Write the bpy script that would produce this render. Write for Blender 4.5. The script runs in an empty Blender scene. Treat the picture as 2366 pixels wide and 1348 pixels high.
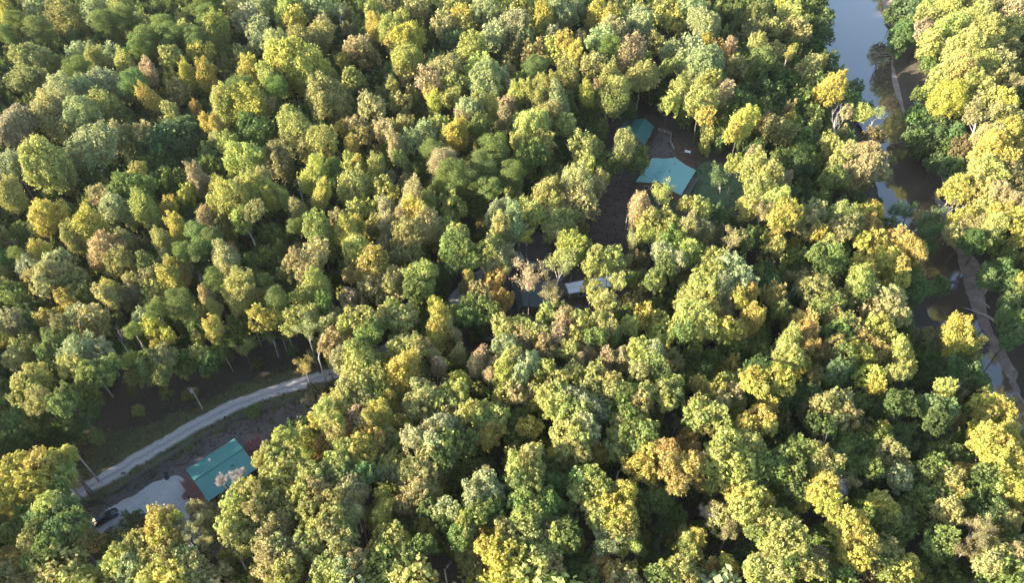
import bpy, bmesh, math, random
import numpy as np
from mathutils import Vector, Matrix
from mathutils.geometry import tessellate_polygon
SC = bpy.context.scene
COL = SC.collection
rad = math.radians
# ------------------------------------------------------------------ camera, sky, sun, exposure
CAMZ, FPX, CX, CY, DEP = 120.0, 1600.0, 1183.0, 674.0, rad(45)
cam_d = bpy.data.cameras.new("camera")
cam = bpy.data.objects.new("camera", cam_d); COL.objects.link(cam)
cam.location = (0, 0, CAMZ); cam.rotation_euler = (math.pi/2-DEP, 0, 0)
cam_d.sensor_width = 36.0; cam_d.lens = 36.0*FPX/2366.0; cam_d.clip_end = 3000
SC.camera = cam
SUN_EL, SUN_AZ = rad(17.5), rad(11)          # to the left of the view, a little behind the camera
to_sun = Vector((-math.cos(SUN_EL)*math.cos(SUN_AZ), -math.cos(SUN_EL)*math.sin(SUN_AZ), math.sin(SUN_EL)))
w = bpy.data.worlds.new("World"); SC.world = w; w.use_nodes = True
nt = w.node_tree; bg = nt.nodes["Background"]
sky = nt.nodes.new("ShaderNodeTexSky"); sky.sky_type = 'NISHITA'; sky.sun_disc = False
sky.sun_elevation = SUN_EL; sky.sun_rotation = -math.pi/2 - SUN_AZ
nt.links.new(sky.outputs[0], bg.inputs[0]); bg.inputs[1].default_value = 0.125
sd = bpy.data.lights.new("sun", 'SUN'); sd.energy = 5.0; sd.angle = rad(0.5); sd.color = (1.0, 0.885, 0.71)
so = bpy.data.objects.new("sun", sd); COL.objects.link(so)
so.rotation_euler = (-to_sun).to_track_quat('-Z', 'Y').to_euler()
SC.view_settings.view_transform = 'Standard'; SC.view_settings.look = 'None'
SC.view_settings.exposure = 2.22; SC.view_settings.gamma = 1.0
SC.cycles.max_bounces = 5; SC.cycles.diffuse_bounces = 3; SC.cycles.transmission_bounces = 3; SC.cycles.transparent_max_bounces = 4
RNG = np.random.default_rng(7); random.seed(7)

# ------------------------------------------------------------------ picture <-> place
cd, sdp = math.cos(DEP), math.sin(DEP)
def P(px, py, z=0.0):
    u, v = px-CX, py-CY
    d = (u, cd*FPX - sdp*v, -sdp*FPX - cd*v)
    t = (z-CAMZ)/d[2]
    return Vector((d[0]*t, d[1]*t, z))
def proj(x, y, z):
    dz = z-CAMZ
    f = y*cd - dz*sdp
    return CX+FPX*x/f, CY-FPX*(y*sdp + dz*cd)/f, FPX/f
# ------------------------------------------------------------------ terrain shape
RIV_R = [(2015,-130),(2030,-60),(2035,0),(2052,100),(2072,250),(2098,330),(2140,430),(2175,500),(2215,600),(2240,700),(2280,780),(2320,860),(2366,935),(2440,1050),(2560,1250),(2700,1480)]
RIV_L = [(1885,-130),(1900,-60),(1915,0),(1905,120),(1935,200),(1985,270),(2030,350),(2030,480),(2085,590),(2130,690),(2160,760),(2225,860),(2310,960),(2380,1080),(2480,1260),(2600,1480)]
WZ = -8.0
rr = np.array([P(a,b,WZ)[:2] for a,b in RIV_R]); rl = np.array([P(a,b,WZ)[:2] for a,b in RIV_L])
rc = (rr+rl)/2
def ring(pts, it=2):
    for _ in range(it):
        q = [pts[0]]
        for a, b in zip(pts[:-1], pts[1:]): q += [a*.75+b*.25, a*.25+b*.75]
        pts = np.array(q+[pts[-1]])
    return pts
rr, rl = ring(rr), ring(rl); rc = (rr+rl)/2; rhw = np.linalg.norm(rr-rl, axis=1)/2
def river_d(x, y):
    """signed distance past the water's edge (negative in the water) and side (+1 right)"""
    x = np.atleast_1d(np.asarray(x, float)); y = np.atleast_1d(np.asarray(y, float))
    best = np.full(x.shape, 1e9); side = np.ones(x.shape); hw = np.ones(x.shape)
    for i in range(len(rc)-1):
        a, b = rc[i], rc[i+1]; ab = b-a
        t = np.clip(((x-a[0])*ab[0]+(y-a[1])*ab[1])/(ab@ab), 0, 1)
        qx, qy = a[0]+t*ab[0], a[1]+t*ab[1]
        d = np.hypot(x-qx, y-qy); m = d < best
        best = np.where(m, d, best); hw = np.where(m, rhw[i]*(1-t)+rhw[i+1]*t, hw)
        s = np.sign(ab[0]*(y-a[1])-ab[1]*(x-a[0])); side = np.where(m, s, side)
    return best-hw, side     # river runs towards the camera: +1 side = picture right
def sm(a, b, t):
    t = np.clip((t-a)/(b-a), 0, 1); return t*t*(3-2*t)
def ground_z(x, y):
    e, s = river_d(x, y)
    left = -8.0 + 2.2*sm(0, 4, e) + 5.8*sm(3, 46, e)
    right = -8.0 + 1.1*sm(0, 4, e) + 2.4*sm(4, 11, e) + 1.5*sm(12, 60, e)
    z = np.where(s > 0, right, left)
    return np.where(e < 0, -8.0 - 1.3*sm(0, 3, -e), z)
def gz(x, y): return float(ground_z(x, y)[0])
def PG(px, py, h=0.0):
    z = h
    for _ in range(4):
        p = P(px, py, z); z = gz(p.x, p.y)+h
    return P(px, py, z)

# ------------------------------------------------------------------ materials
def mat(name, col=(.5,.5,.5), rough=.8, **k):
    m = bpy.data.materials.new(name); m.use_nodes = True
    b = m.node_tree.nodes["Principled BSDF"]
    b.inputs["Base Color"].default_value = (*col, 1); b.inputs["Roughness"].default_value = rough
    for kk, v in k.items(): b.inputs[kk].default_value = v
    return m
def N(m, t, **k):
    n = m.node_tree.nodes.new(t)
    for a, v in k.items(): setattr(n, a, v)
    return n
def noise(m, scale, detail=6, rough=.6, coord='Object', vec=None):
    tc = N(m, "ShaderNodeTexCoord"); n = N(m, "ShaderNodeTexNoise")
    n.inputs["Scale"].default_value = scale; n.inputs["Detail"].default_value = detail; n.inputs["Roughness"].default_value = rough
    m.node_tree.links.new(tc.outputs[coord], n.inputs["Vector"])
    return n
def ramp(m, src, stops):
    r = N(m, "ShaderNodeValToRGB"); e = r.color_ramp.elements
    while len(e) < len(stops): e.new(0.5)
    for el, (p, c) in zip(e, stops): el.position = p; el.color = (*c, 1)
    m.node_tree.links.new(src, r.inputs[0]); return r
def mixc(m, fac, a, b, mode='MIX'):
    x = N(m, "ShaderNodeMix", data_type='RGBA', blend_type=mode)
    L = m.node_tree.links
    if isinstance(fac, (int, float)): x.inputs[0].default_value = fac
    else: L.new(fac, x.inputs[0])
    for i, v in ((6, a), (7, b)):
        if isinstance(v, tuple): x.inputs[i].default_value = (*v, 1)
        else: L.new(v, x.inputs[i])
    return x.outputs[2]
def noisy(name, stops, scale, rough=.9, scale2=None, stops2=None, fac=.5, bump=0, bscale=None):
    m = mat(name, rough=rough); b = m.node_tree.nodes["Principled BSDF"]; L = m.node_tree.links
    n1 = noise(m, scale, 8, .65); c = ramp(m, n1.outputs[0], stops).outputs[0]
    if scale2:
        n2 = noise(m, scale2, 5, .6); c2 = ramp(m, n2.outputs[0], stops2).outputs[0]
        c = mixc(m, fac, c, c2)
    L.new(c, b.inputs["Base Color"])
    if bump:
        n3 = noise(m, bscale or scale*2, 6, .7); bp = N(m, "ShaderNodeBump"); bp.inputs["Strength"].default_value = bump; bp.inputs["Distance"].default_value = .2
        L.new(n3.outputs[0], bp.inputs["Height"]); L.new(bp.outputs[0], b.inputs["Normal"])
    return m
def foliage(name, attr):
    m = bpy.data.materials.new(name); m.use_nodes = True; t = m.node_tree; L = t.links
    t.nodes.remove(t.nodes["Principled BSDF"]); out = t.nodes["Material Output"]
    if attr: a = N(m, "ShaderNodeAttribute", attribute_name="tint"); col = a.outputs["Color"]
    else: col = N(m, "ShaderNodeObjectInfo").outputs["Color"]
    g = N(m, "ShaderNodeNewGeometry")
    hsv = N(m, "ShaderNodeHueSaturation"); L.new(col, hsv.inputs["Color"])
    mr = N(m, "ShaderNodeMapRange"); mr.inputs[3].default_value = .72; mr.inputs[4].default_value = 1.28
    L.new(g.outputs["Random Per Island"], mr.inputs[0]); L.new(mr.outputs[0], hsv.inputs["Value"])
    n = noise(m, .55, 3, .6, 'Object')
    mh = N(m, "ShaderNodeMapRange"); mh.inputs[1].default_value = .25; mh.inputs[2].default_value = .75; mh.inputs[3].default_value = .470; mh.inputs[4].default_value = .516
    L.new(n.outputs[0], mh.inputs[0]); L.new(mh.outputs[0], hsv.inputs["Hue"])
    d = N(m, "ShaderNodeBsdfDiffuse"); tr = N(m, "ShaderNodeBsdfTranslucent"); mx = N(m, "ShaderNodeMixShader"); mx.inputs[0].default_value = .34
    L.new(hsv.outputs[0], d.inputs[0]); L.new(hsv.outputs[0], tr.inputs[0]); L.new(d.outputs[0], mx.inputs[1]); L.new(tr.outputs[0], mx.inputs[2])
    L.new(mx.outputs[0], out.inputs[0]); return m
M = {}
M['leaf'] = foliage("leaves", False); M['leafs'] = foliage("woodland_leaves", True)
M['bark'] = noisy("bark", [(.3,(.07,.058,.048)),(.7,(.17,.15,.13))], 3)
M['pale'] = noisy("pale_bark", [(.3,(.30,.26,.22)),(.7,(.52,.47,.41))], 2)
M['dead'] = noisy("dead_wood", [(.3,(.30,.27,.25)),(.7,(.5,.46,.43))], 2)
M['floor'] = noisy("forest_floor", [(.3,(.028,.024,.016)),(.55,(.055,.040,.028)),(.75,(.075,.060,.038))], .35, .95, 1.7, [(.35,(.030,.036,.018)),(.7,(.085,.055,.038))], .5, .8, 2.2)
M['road'] = None
M['gravel'] = noisy("pale_gravel", [(.3,(.33,.315,.30)),(.7,(.46,.44,.42))], 1.2, .9, .28, [(.35,(.30,.28,.265)),(.62,(.43,.42,.41)),(.76,(.62,.62,.63))], .55, .5, 9)
M['dirt'] = noisy("bare_dirt", [(.3,(.062,.054,.048)),(.7,(.125,.112,.100))], 1.1, .95, .25, [(.35,(.06,.046,.038)),(.7,(.16,.125,.105))], .5, .6, 5)
M['verge'] = noisy("verge_grass", [(.3,(.05,.062,.022)),(.6,(.10,.108,.038)),(.8,(.14,.12,.05))], .9, .95, .22, [(.35,(.05,.05,.026)),(.62,(.115,.115,.038))], .5, .8, 6)
M['lawn'] = noisy("lawn_grass", [(.3,(.045,.09,.036)),(.7,(.085,.135,.05))], 1.3, .95, .15, [(.4,(.05,.09,.036)),(.7,(.12,.10,.055))], .5, .6, 6)
M['litter'] = noisy("leaf_litter", [(.3,(.05,.028,.02)),(.7,(.115,.062,.042))], 1.4, .95, .3, [(.35,(.055,.034,.024)),(.7,(.10,.072,.05))], .5, .6, 5)
M['sand'] = noisy("bank_sand", [(.3,(.15,.115,.09)),(.7,(.30,.24,.20))], 1.6, .95, .35, [(.38,(.11,.08,.06)),(.65,(.30,.24,.20))], .5, .5, 3)
wm = mat("river_water", (.085,.060,.043), .06); wb = wm.node_tree.nodes["Principled BSDF"]; wb.inputs["IOR"].default_value = 1.85
nn = noise(wm, .9, 3, .5); bp = N(wm, "ShaderNodeBump"); bp.inputs["Strength"].default_value = .02; bp.inputs["Distance"].default_value = .1
wm.node_tree.links.new(nn.outputs[0], bp.inputs["Height"]); wm.node_tree.links.new(bp.outputs[0], wb.inputs["Normal"])
M['water'] = wm
def roofm(name, c, c2, rough=.45):
    return noisy(name, [(.3,c),(.7,c2)], .5, rough, 2.5, [(.3,c),(.75,c2)], .4)
M['teal'] = roofm("teal_metal_roofing", (.052,.18,.155), (.072,.225,.19))
M['teal_light'] = roofm("light_teal_metal_roofing", (.16,.33,.29), (.21,.41,.36))
M['teal_dark'] = roofm("weathered_teal_roofing", (.035,.115,.105), (.06,.16,.145), .6)
M['teal_grey'] = roofm("grey_green_roofing", (.055,.075,.075), (.085,.115,.115), .6)
M['white_roof'] = roofm("white_metal_roofing", (.66,.68,.71), (.78,.80,.82), .4)
M['wood'] = noisy("stained_wood", [(.3,(.10,.038,.030)),(.7,(.17,.068,.052))], 2.5, .7)
M['deck'] = noisy("deck_boards", [(.3,(.13,.052,.042)),(.7,(.20,.085,.068))], 1.6, .7)
M['grey_wood'] = noisy("weathered_wood", [(.3,(.11,.10,.085)),(.7,(.20,.185,.16))], 1.5, .85)
M['pale_wood'] = noisy("pale_timber", [(.3,(.34,.30,.27)),(.7,(.5,.45,.41))], 2, .8)
M['log'] = noisy("cabin_wall", [(.3,(.13,.075,.045)),(.7,(.22,.14,.09))], 1.5, .75)
M['siding'] = noisy("trailer_siding", [(.3,(.16,.145,.125)),(.7,(.24,.22,.19))], 1.5, .8)  # shade on the wall below the roof is put into this darker colour
M['white'] = mat("white_paint", (.75,.75,.75), .5)
M['metal'] = mat("galvanised_metal", (.55,.57,.6), .35, Metallic=.6)
M['glass'] = mat("window_glass", (.02,.025,.03), .05)
M['dark'] = mat("dark_metal", (.03,.03,.032), .5)
M['carpaint'] = mat("car_paint", (.016,.018,.022), .22, **{"Coat Weight": .6})
M['tyre'] = mat("tyre_rubber", (.012,.012,.012), .85)
M['rim'] = mat("wheel_alloy", (.45,.45,.47), .3, Metallic=.8)
M['lampw'] = mat("headlamp_glass", (.7,.72,.75), .1)
M['lampr'] = mat("tail_lamp_glass", (.35,.01,.01), .2)
# road: two pale wheel tracks with a darker crown, across the uv
rm = mat("gravel_road", rough=.95); rb = rm.node_tree.nodes["Principled BSDF"]; L = rm.node_tree.links
uv = N(rm, "ShaderNodeUVMap"); sx = N(rm, "ShaderNodeSeparateXYZ"); L.new(uv.outputs[0], sx.inputs[0])
nz = noise(rm, .5, 5, .6); ad = N(rm, "ShaderNodeMath", operation='MULTIPLY_ADD'); L.new(nz.outputs[0], ad.inputs[0]); ad.inputs[1].default_value = .16; L.new(sx.outputs[0], ad.inputs[2])
trk = ramp(rm, ad.outputs[0], [(.06,(.20,.17,.14)),(.16,(.42,.38,.35)),(.36,(.45,.42,.40)),(.55,(.30,.275,.265)),(.76,(.43,.40,.38)),(.92,(.40,.365,.34)),(1.0,(.20,.17,.14))]).outputs[0]
n2 = noise(rm, 2.2, 8, .7); g2 = ramp(rm, n2.outputs[0], [(.3,(.72,.72,.72)),(.7,(1.15,1.15,1.15))]).outputs[0]
L.new(mixc(rm, 1.0, trk, g2, 'MULTIPLY'), rb.inputs["Base Color"]); M['road'] = rm

# ------------------------------------------------------------------ mesh helpers
def link(o, parent=None):
    COL.objects.link(o)
    if parent: o.parent = parent
    return o
def tag(o, label=None, cat=None, group=None, kind=None):
    for k, v in (('label', label), ('category', cat), ('group', group), ('kind', kind)):
        if v: o[k] = v
    return o
def empty(name, loc, rz=0.0):
    o = bpy.data.objects.new(name, None); o.location = loc; o.rotation_euler = (0,0,rz); o.empty_display_size = .5
    return link(o)
def quads_mesh(name, V, m, tint=None):
    """V: (n,4,3) separate quads"""
    n = len(V); me = bpy.data.meshes.new(name)
    me.vertices.add(n*4); me.vertices.foreach_set("co", np.ascontiguousarray(V, np.float32).ravel())
    me.loops.add(n*4); me.loops.foreach_set("vertex_index", np.arange(n*4, dtype=np.int32))
    me.polygons.add(n); me.polygons.foreach_set("loop_start", np.arange(0, n*4, 4, dtype=np.int32))
    if tint is not None:
        at = me.color_attributes.new("tint", 'FLOAT_COLOR', 'POINT')
        c = np.ones((n*4, 4), np.float32); c[:, :3] = np.repeat(tint, 4, axis=0); at.data.foreach_set("color", c.ravel())
    me.materials.append(m); me.update(calc_edges=True); return me
class MB:
    def __init__(s): s.v = []; s.f = []
    def add(s, vs, fs):
        b = len(s.v); s.v += [tuple(v) for v in vs]; s.f += [tuple(i+b for i in f) for f in fs]; return s
    def box(s, x0, x1, y0, y1, z0, z1):
        return s.add([(x,y,z) for z in (z0,z1) for x,y in ((x0,y0),(x1,y0),(x1,y1),(x0,y1))],
                     [(3,2,1,0),(4,5,6,7),(0,1,5,4),(1,2,6,5),(2,3,7,6),(3,0,4,7)])
    def tube(s, pts, rs, n=6, cap=True):
        pts = [Vector(p) for p in pts]; b = len(s.v); fs = []
        for i, p in enumerate(pts):
            d = (pts[min(i+1, len(pts)-1)]-pts[max(i-1, 0)]).normalized()
            a = d.orthogonal().normalized(); c = d.cross(a)
            for k in range(n):
                t = 2*math.pi*k/n; s.v.append(tuple(p+(a*math.cos(t)+c*math.sin(t))*rs[i]))
        for i in range(len(pts)-1):
            for k in range(n): s.f.append((b+i*n+k, b+i*n+(k+1)%n, b+(i+1)*n+(k+1)%n, b+(i+1)*n+k))
        if cap: s.f.append(tuple(b+(len(pts)-1)*n+k for k in range(n))); s.f.append(tuple(b+k for k in reversed(range(n))))
        return s
    def mesh(s, name, m, smooth=False):
        me = bpy.data.meshes.new(name); me.from_pydata(s.v, [], s.f); me.materials.append(m)
        if smooth: me.polygons.foreach_set("use_smooth", [True]*len(me.polygons))
        me.update(); return me
    def build(s, name, m, parent=None, smooth=False):
        return link(bpy.data.objects.new(name, s.mesh(name, m, smooth)), parent)
# ------------------------------------------------------------------ tree kinds
def unit(n, rng):
    v = rng.normal(size=(n,3)); return v/np.linalg.norm(v, axis=1)[:,None]
def leaf_quads(centres, radii, outs, per, size, rng, squash=1.0, spread=.65, flat=.25):
    """leaves on the outer skin of every bough: (n,4,3)"""
    K = len(centres); cnt = np.maximum(6, (per*(radii/np.mean(radii))**2)).astype(int)
    idx = np.repeat(np.arange(K), cnt); n = len(idx)
    d = unit(n, rng)+outs[idx]*spread; d /= np.linalg.norm(d, axis=1)[:,None]
    r = radii[idx]*(.55+.70*rng.random(n)**.9+.6*(rng.random(n) > .82)*rng.random(n))
    p = centres[idx]+d*r[:,None]*np.array([1,1,squash])
    nrm = d*.7+unit(n, rng)*.85+np.array([0,0,flat]); nrm /= np.linalg.norm(nrm, axis=1)[:,None]
    a = np.cross(nrm, unit(n, rng)); a /= np.linalg.norm(a, axis=1)[:,None]; b = np.cross(nrm, a)
    s = size*(.6+.8*rng.random(n)); e = .55+.35*rng.random(n)
    a *= s[:,None]*.62; b *= (s*e)[:,None]*.62
    return np.stack([p-a, p-b*.9, p+a, p+b*.9], 1)
def dome(W, D, K, rng, low=-.45):
    i = np.arange(K); z = 1-(1-low)*(i+.5)/K; ph = i*2.399963+rng.random()*6
    rxy = np.sqrt(np.clip(1-z*z, 0, 1))
    d = np.stack([rxy*np.cos(ph), rxy*np.sin(ph), z], 1)+rng.normal(size=(K,3))*.2
    d /= np.linalg.norm(d, axis=1)[:,None]
    k = .70+.42*rng.random(K)**1.1
    # a crown is never round: a few big limbs push some sides out
    for _ in range(3):
        q = unit(1, rng)[0]; k *= 1+.34*(rng.random()-.4)*np.clip(d@q, 0, 1)
    return d*np.array([W/2, W/2, D/2])*.84*k[:,None], d
def warp(q, W, rng, amp=.13):
    """pull a crown out of round, leaf by leaf"""
    m = q.mean(1); off = np.zeros_like(m)
    for _ in range(5):
        k = unit(1, rng)[0]*rng.uniform(2.2, 5.5)/W; off += np.sin(m@k+rng.random()*6.28)[:,None]*unit(1, rng)[0]*W*amp*.5
    return q+off[:,None,:]
def crown_R(W, D, seed, leaf=.42, dens=1.0, K=None, op=.9):
    rng = np.random.default_rng(seed); K = K or int(16+W*5.0)
    c, o = dome(W, D, K, rng); rad_ = W*.5*(.15+.15*rng.random(K))*(34/K)**.25*op
    q = leaf_quads(c, rad_, o, dens*2.3*2*math.pi*np.mean(rad_)**2/(leaf*leaf*.75), leaf, rng, 1.22)
    ci, oi = dome(W*.62, D*.6, max(6, K//3), rng, -.9)      # inner foliage, so that one does not look through
    qi = leaf_quads(ci, np.full(len(ci), W*.2), oi, op**3*dens*10*W*.2*W*.2/(leaf*leaf*2.2), leaf*1.5, rng)
    return warp(np.concatenate([q, qi]), W, rng)
def crown_U(W, D, seed, leaf=.36, dens=1.0, nplume=None):
    rng = np.random.default_rng(seed); C=[]; O=[]; R=[]
    npl = nplume or rng.integers(4, 7)
    for k in range(npl):
        if k == 0: bx, by, top, w = 0, 0, D/2, W*.33
        else:
            a = k*2*math.pi/(npl-1)+rng.random(); bx, by = W*.33*math.cos(a), W*.33*math.sin(a); top = D*(.5-.06-.26*rng.random()); w = W*(.22+.10*rng.random())
        n = int(5+(top+D/2)/w*1.5)
        for j in range(n):
            t = (j+.5)/n; z = -D/2+(top+D/2)*t; f = math.sin(math.pi*min(1, .25+.75*t)**1.0)**.6 if t < .98 else .3
            f = max(.28, f*(1-.35*t**4)); lean = .35+.65*t
            a = rng.random()*6.28; rr_ = w*f*.45
            C.append((bx*lean+math.cos(a)*rr_, by*lean+math.sin(a)*rr_, z)); R.append(w*f*(.62+.35*rng.random())); O.append((math.cos(a)*.7, math.sin(a)*.7, .55))
    C, O, R = map(np.array, (C, O, R))
    return leaf_quads(C, R, O, dens*2.3*2*math.pi*np.mean(R)**2/(leaf*leaf*.75), leaf, rng, 1.5, .45)
def crown_P(W, D, seed, leaf=.34, dens=1.0):
    rng = np.random.default_rng(seed); K = int(14+W*1.6); C=[]; O=[]; R=[]
    for k in range(K):
        t = (k+.5)/K; z = D/2-D*t**.9*.95; r0 = W/2*math.sin(math.pi*min(1, .12+.75*t))**.8*(.45+.55*rng.random()); a = k*2.4+rng.random()*.8
        C.append((r0*.85*math.cos(a), r0*.85*math.sin(a), z)); O.append((.4*math.cos(a), .4*math.sin(a), .8)); R.append(W*(.13+.07*rng.random()))
    C, O, R = map(np.array, (C, O, R))
    q = leaf_quads(C, R, O, dens*3.2*2*math.pi*np.mean(R)**2/(leaf*leaf*.5), leaf, rng, .68, .5, .1)
    m = q.mean(1, keepdims=True); d = q-m; d[:,1::2] *= .45; return m+d
def branches(seed, H, W, thick, levels=3, z0=.3, up=.55, nb=(4,7)):
    """bare limbs: list of (points, radii)"""
    rng = random.Random(seed); out = []
    def grow(p, d, L, r, lev):
        pts=[p]; rs=[r]; n = 4 if lev else 5
        for i in range(n):
            d = (d+Vector((rng.uniform(-1,1), rng.uniform(-1,1), rng.uniform(-.6,.9)))*.20).normalized()
            p = p+d*L/n; pts.append(p); rs.append(r*(1-(i+1)/n*.72))
        out.append((pts, rs, lev))
        if lev < levels:
            for _ in range(rng.randint(*nb) if lev == 0 else rng.randint(3,4)):
                t = rng.uniform(z0 if lev == 0 else .25, 1.0); k = min(n-1, int(t*n)); q = pts[k].lerp(pts[k+1], t*n-k)
                a = rng.uniform(0, 6.283); side = Vector((math.cos(a), math.sin(a), 0)); dd = (side*(1-up)+Vector((0,0,1))*up+d*.35).normalized()
                grow(q, dd, (W*.52 if lev == 0 else L*.58)*rng.uniform(.7,1.1), max(thick*.12, rs[k]*.55), lev+1)
    grow(Vector((0,0,0)), Vector((rng.uniform(-.1,.1), rng.uniform(-.1,.1), 1)).normalized(), H, thick, 0); return out
def branch_mesh(name, m, br, n0=6):
    b = MB()
    for pts, rs, lev in br: b.tube(pts, rs, n0 if lev == 0 else (4 if lev == 1 else 3), cap=lev == 0)
    return b.mesh(name, m, True)
def twig_leaves(br, seed, leaf=.36, per=5, rad_=.55, minlev=2):
    rng = np.random.default_rng(seed); c = np.array([tuple(p) for pts, rs, lev in br if lev >= minlev for p in pts[1:]])
    return leaf_quads(c, np.full(len(c), rad_), np.tile([0,0,.5], (len(c),1)), per, leaf, rng)
# prototypes: made at real size, then scaled a little for each tree; z=0 is the crown's centre
PR = {}
def proto(key, q): PR.setdefault(key, []).append(quads_mesh("crown", q, M['leaf']))
for s in range(4): proto('R10', crown_R(10, 8.5, 10+s, .31))
for s in range(5): proto('R7', crown_R(7, 6.5, 20+s, .29))
for s in range(5): proto('R45', crown_R(4.5, 4.8, 30+s, .26))
for s in range(4): proto('R3', crown_R(3, 3.4, 40+s, .22))
for s in range(3):
    proto('R10', crown_R(10, 9, 15+s, .30, 1.1, None, .68)); proto('R7', crown_R(7, 7, 26+s, .28, 1.1, None, .68)); proto('R45', crown_R(4.5, 5.4, 36+s, .25, 1.1, None, .7))
for s in range(5): proto('U5', warp(crown_U(5, 10, 50+s, .28), 5, np.random.default_rng(s), .10))
for s in range(4): proto('U3', warp(crown_U(3, 6.6, 60+s, .22), 3, np.random.default_rng(s), .10))
for s in range(4): proto('P7', crown_P(7, 7.5, 70+s, .27))
for s in range(3): proto('P45', crown_P(4.5, 5.5, 80+s, .28))
for s in range(3): proto('C2', crown_R(2.4, 2.0, 90+s, .2, .8, 16))
PSIZE = {'R10':(10,8.5), 'R7':(7,6.5), 'R45':(4.5,4.8), 'R3':(3,3.4), 'U5':(5,10), 'U3':(3,6.6), 'P7':(7,7.5), 'P45':(4.5,5.5), 'C2':(2.4,2.0)}
# trees whose limbs show: crown = thin leaves, limbs = branch mesh (origin at the limbs' fork)
SP = []; BP = []; VC = []
for s in range(4):
    br = branches(100+s, 4.6, 8.6, .20, 3, .08, .42, (6,8))
    SP.append((branch_mesh("limbs", M['pale'], br), quads_mesh("crown", twig_leaves(br, 100+s, .26, 4 if s % 2 else 6, .7, 2), M['leaf'])))
for s in range(4):
    br = branches(120+s, 6.0, 5.5, .16, 3, .2, .6)
    BP.append(branch_mesh("limbs", M['dead'], br))
# trunks: tapered, gently bent, with a few limbs; unit height 10 m
TR = []; TRP = []
for s in range(5):
    br = branches(140+s, 10.0, 4.0, .26, 1, .55, .6, (4,6)); (TR if s < 3 else TRP).append(branch_mesh("trunk", M['bark'] if s < 3 else M['pale'], br))
def kind_for(form, w):
    if form == 'R': return 'R10' if w > 8.4 else 'R7' if w > 5.6 else 'R45' if w > 3.6 else 'R3'
    if form == 'U': return 'U5' if w > 3.9 else 'U3'
    if form == 'P': return 'P7' if w > 5.6 else 'P45'
    return 'C2'
# low-detail crowns for the mass of trees one could not count
LOD = {}
for s in range(4):
    LOD.setdefault('R', []).append((crown_R(6, 5.6, 200+s, .42, .8, 36), 6, 5.6))
    LOD.setdefault('r', []).append((crown_R(6, 5.6, 200+s, .75, .6, 22), 6, 5.6))
    LOD.setdefault('U', []).append((crown_U(4, 9, 210+s, .52, .62), 4, 9))
    LOD.setdefault('P', []).append((crown_P(5.5, 6, 220+s, .5, .62), 5.5, 6))
PAL = {'g':(146,164,94),'d':(108,128,76),'y':(220,212,110),'l':(200,204,118),'p':(192,200,142),'o':(190,188,118),'t':(204,198,132),
       'b':(160,156,104),'r':(212,190,112),'k':(210,194,142),'e':(142,162,94),'u':(132,158,100),'w':(160,90,75),'v':(196,190,180)}  # mid and dark greens carry some of the shade on overtopped crowns
def lin(c): return np.array([((v/255+.055)/1.055)**2.4 for v in c])
LEAFSCALE = .60
PALL = {k: lin(v)*LEAFSCALE for k, v in PAL.items()}
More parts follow.
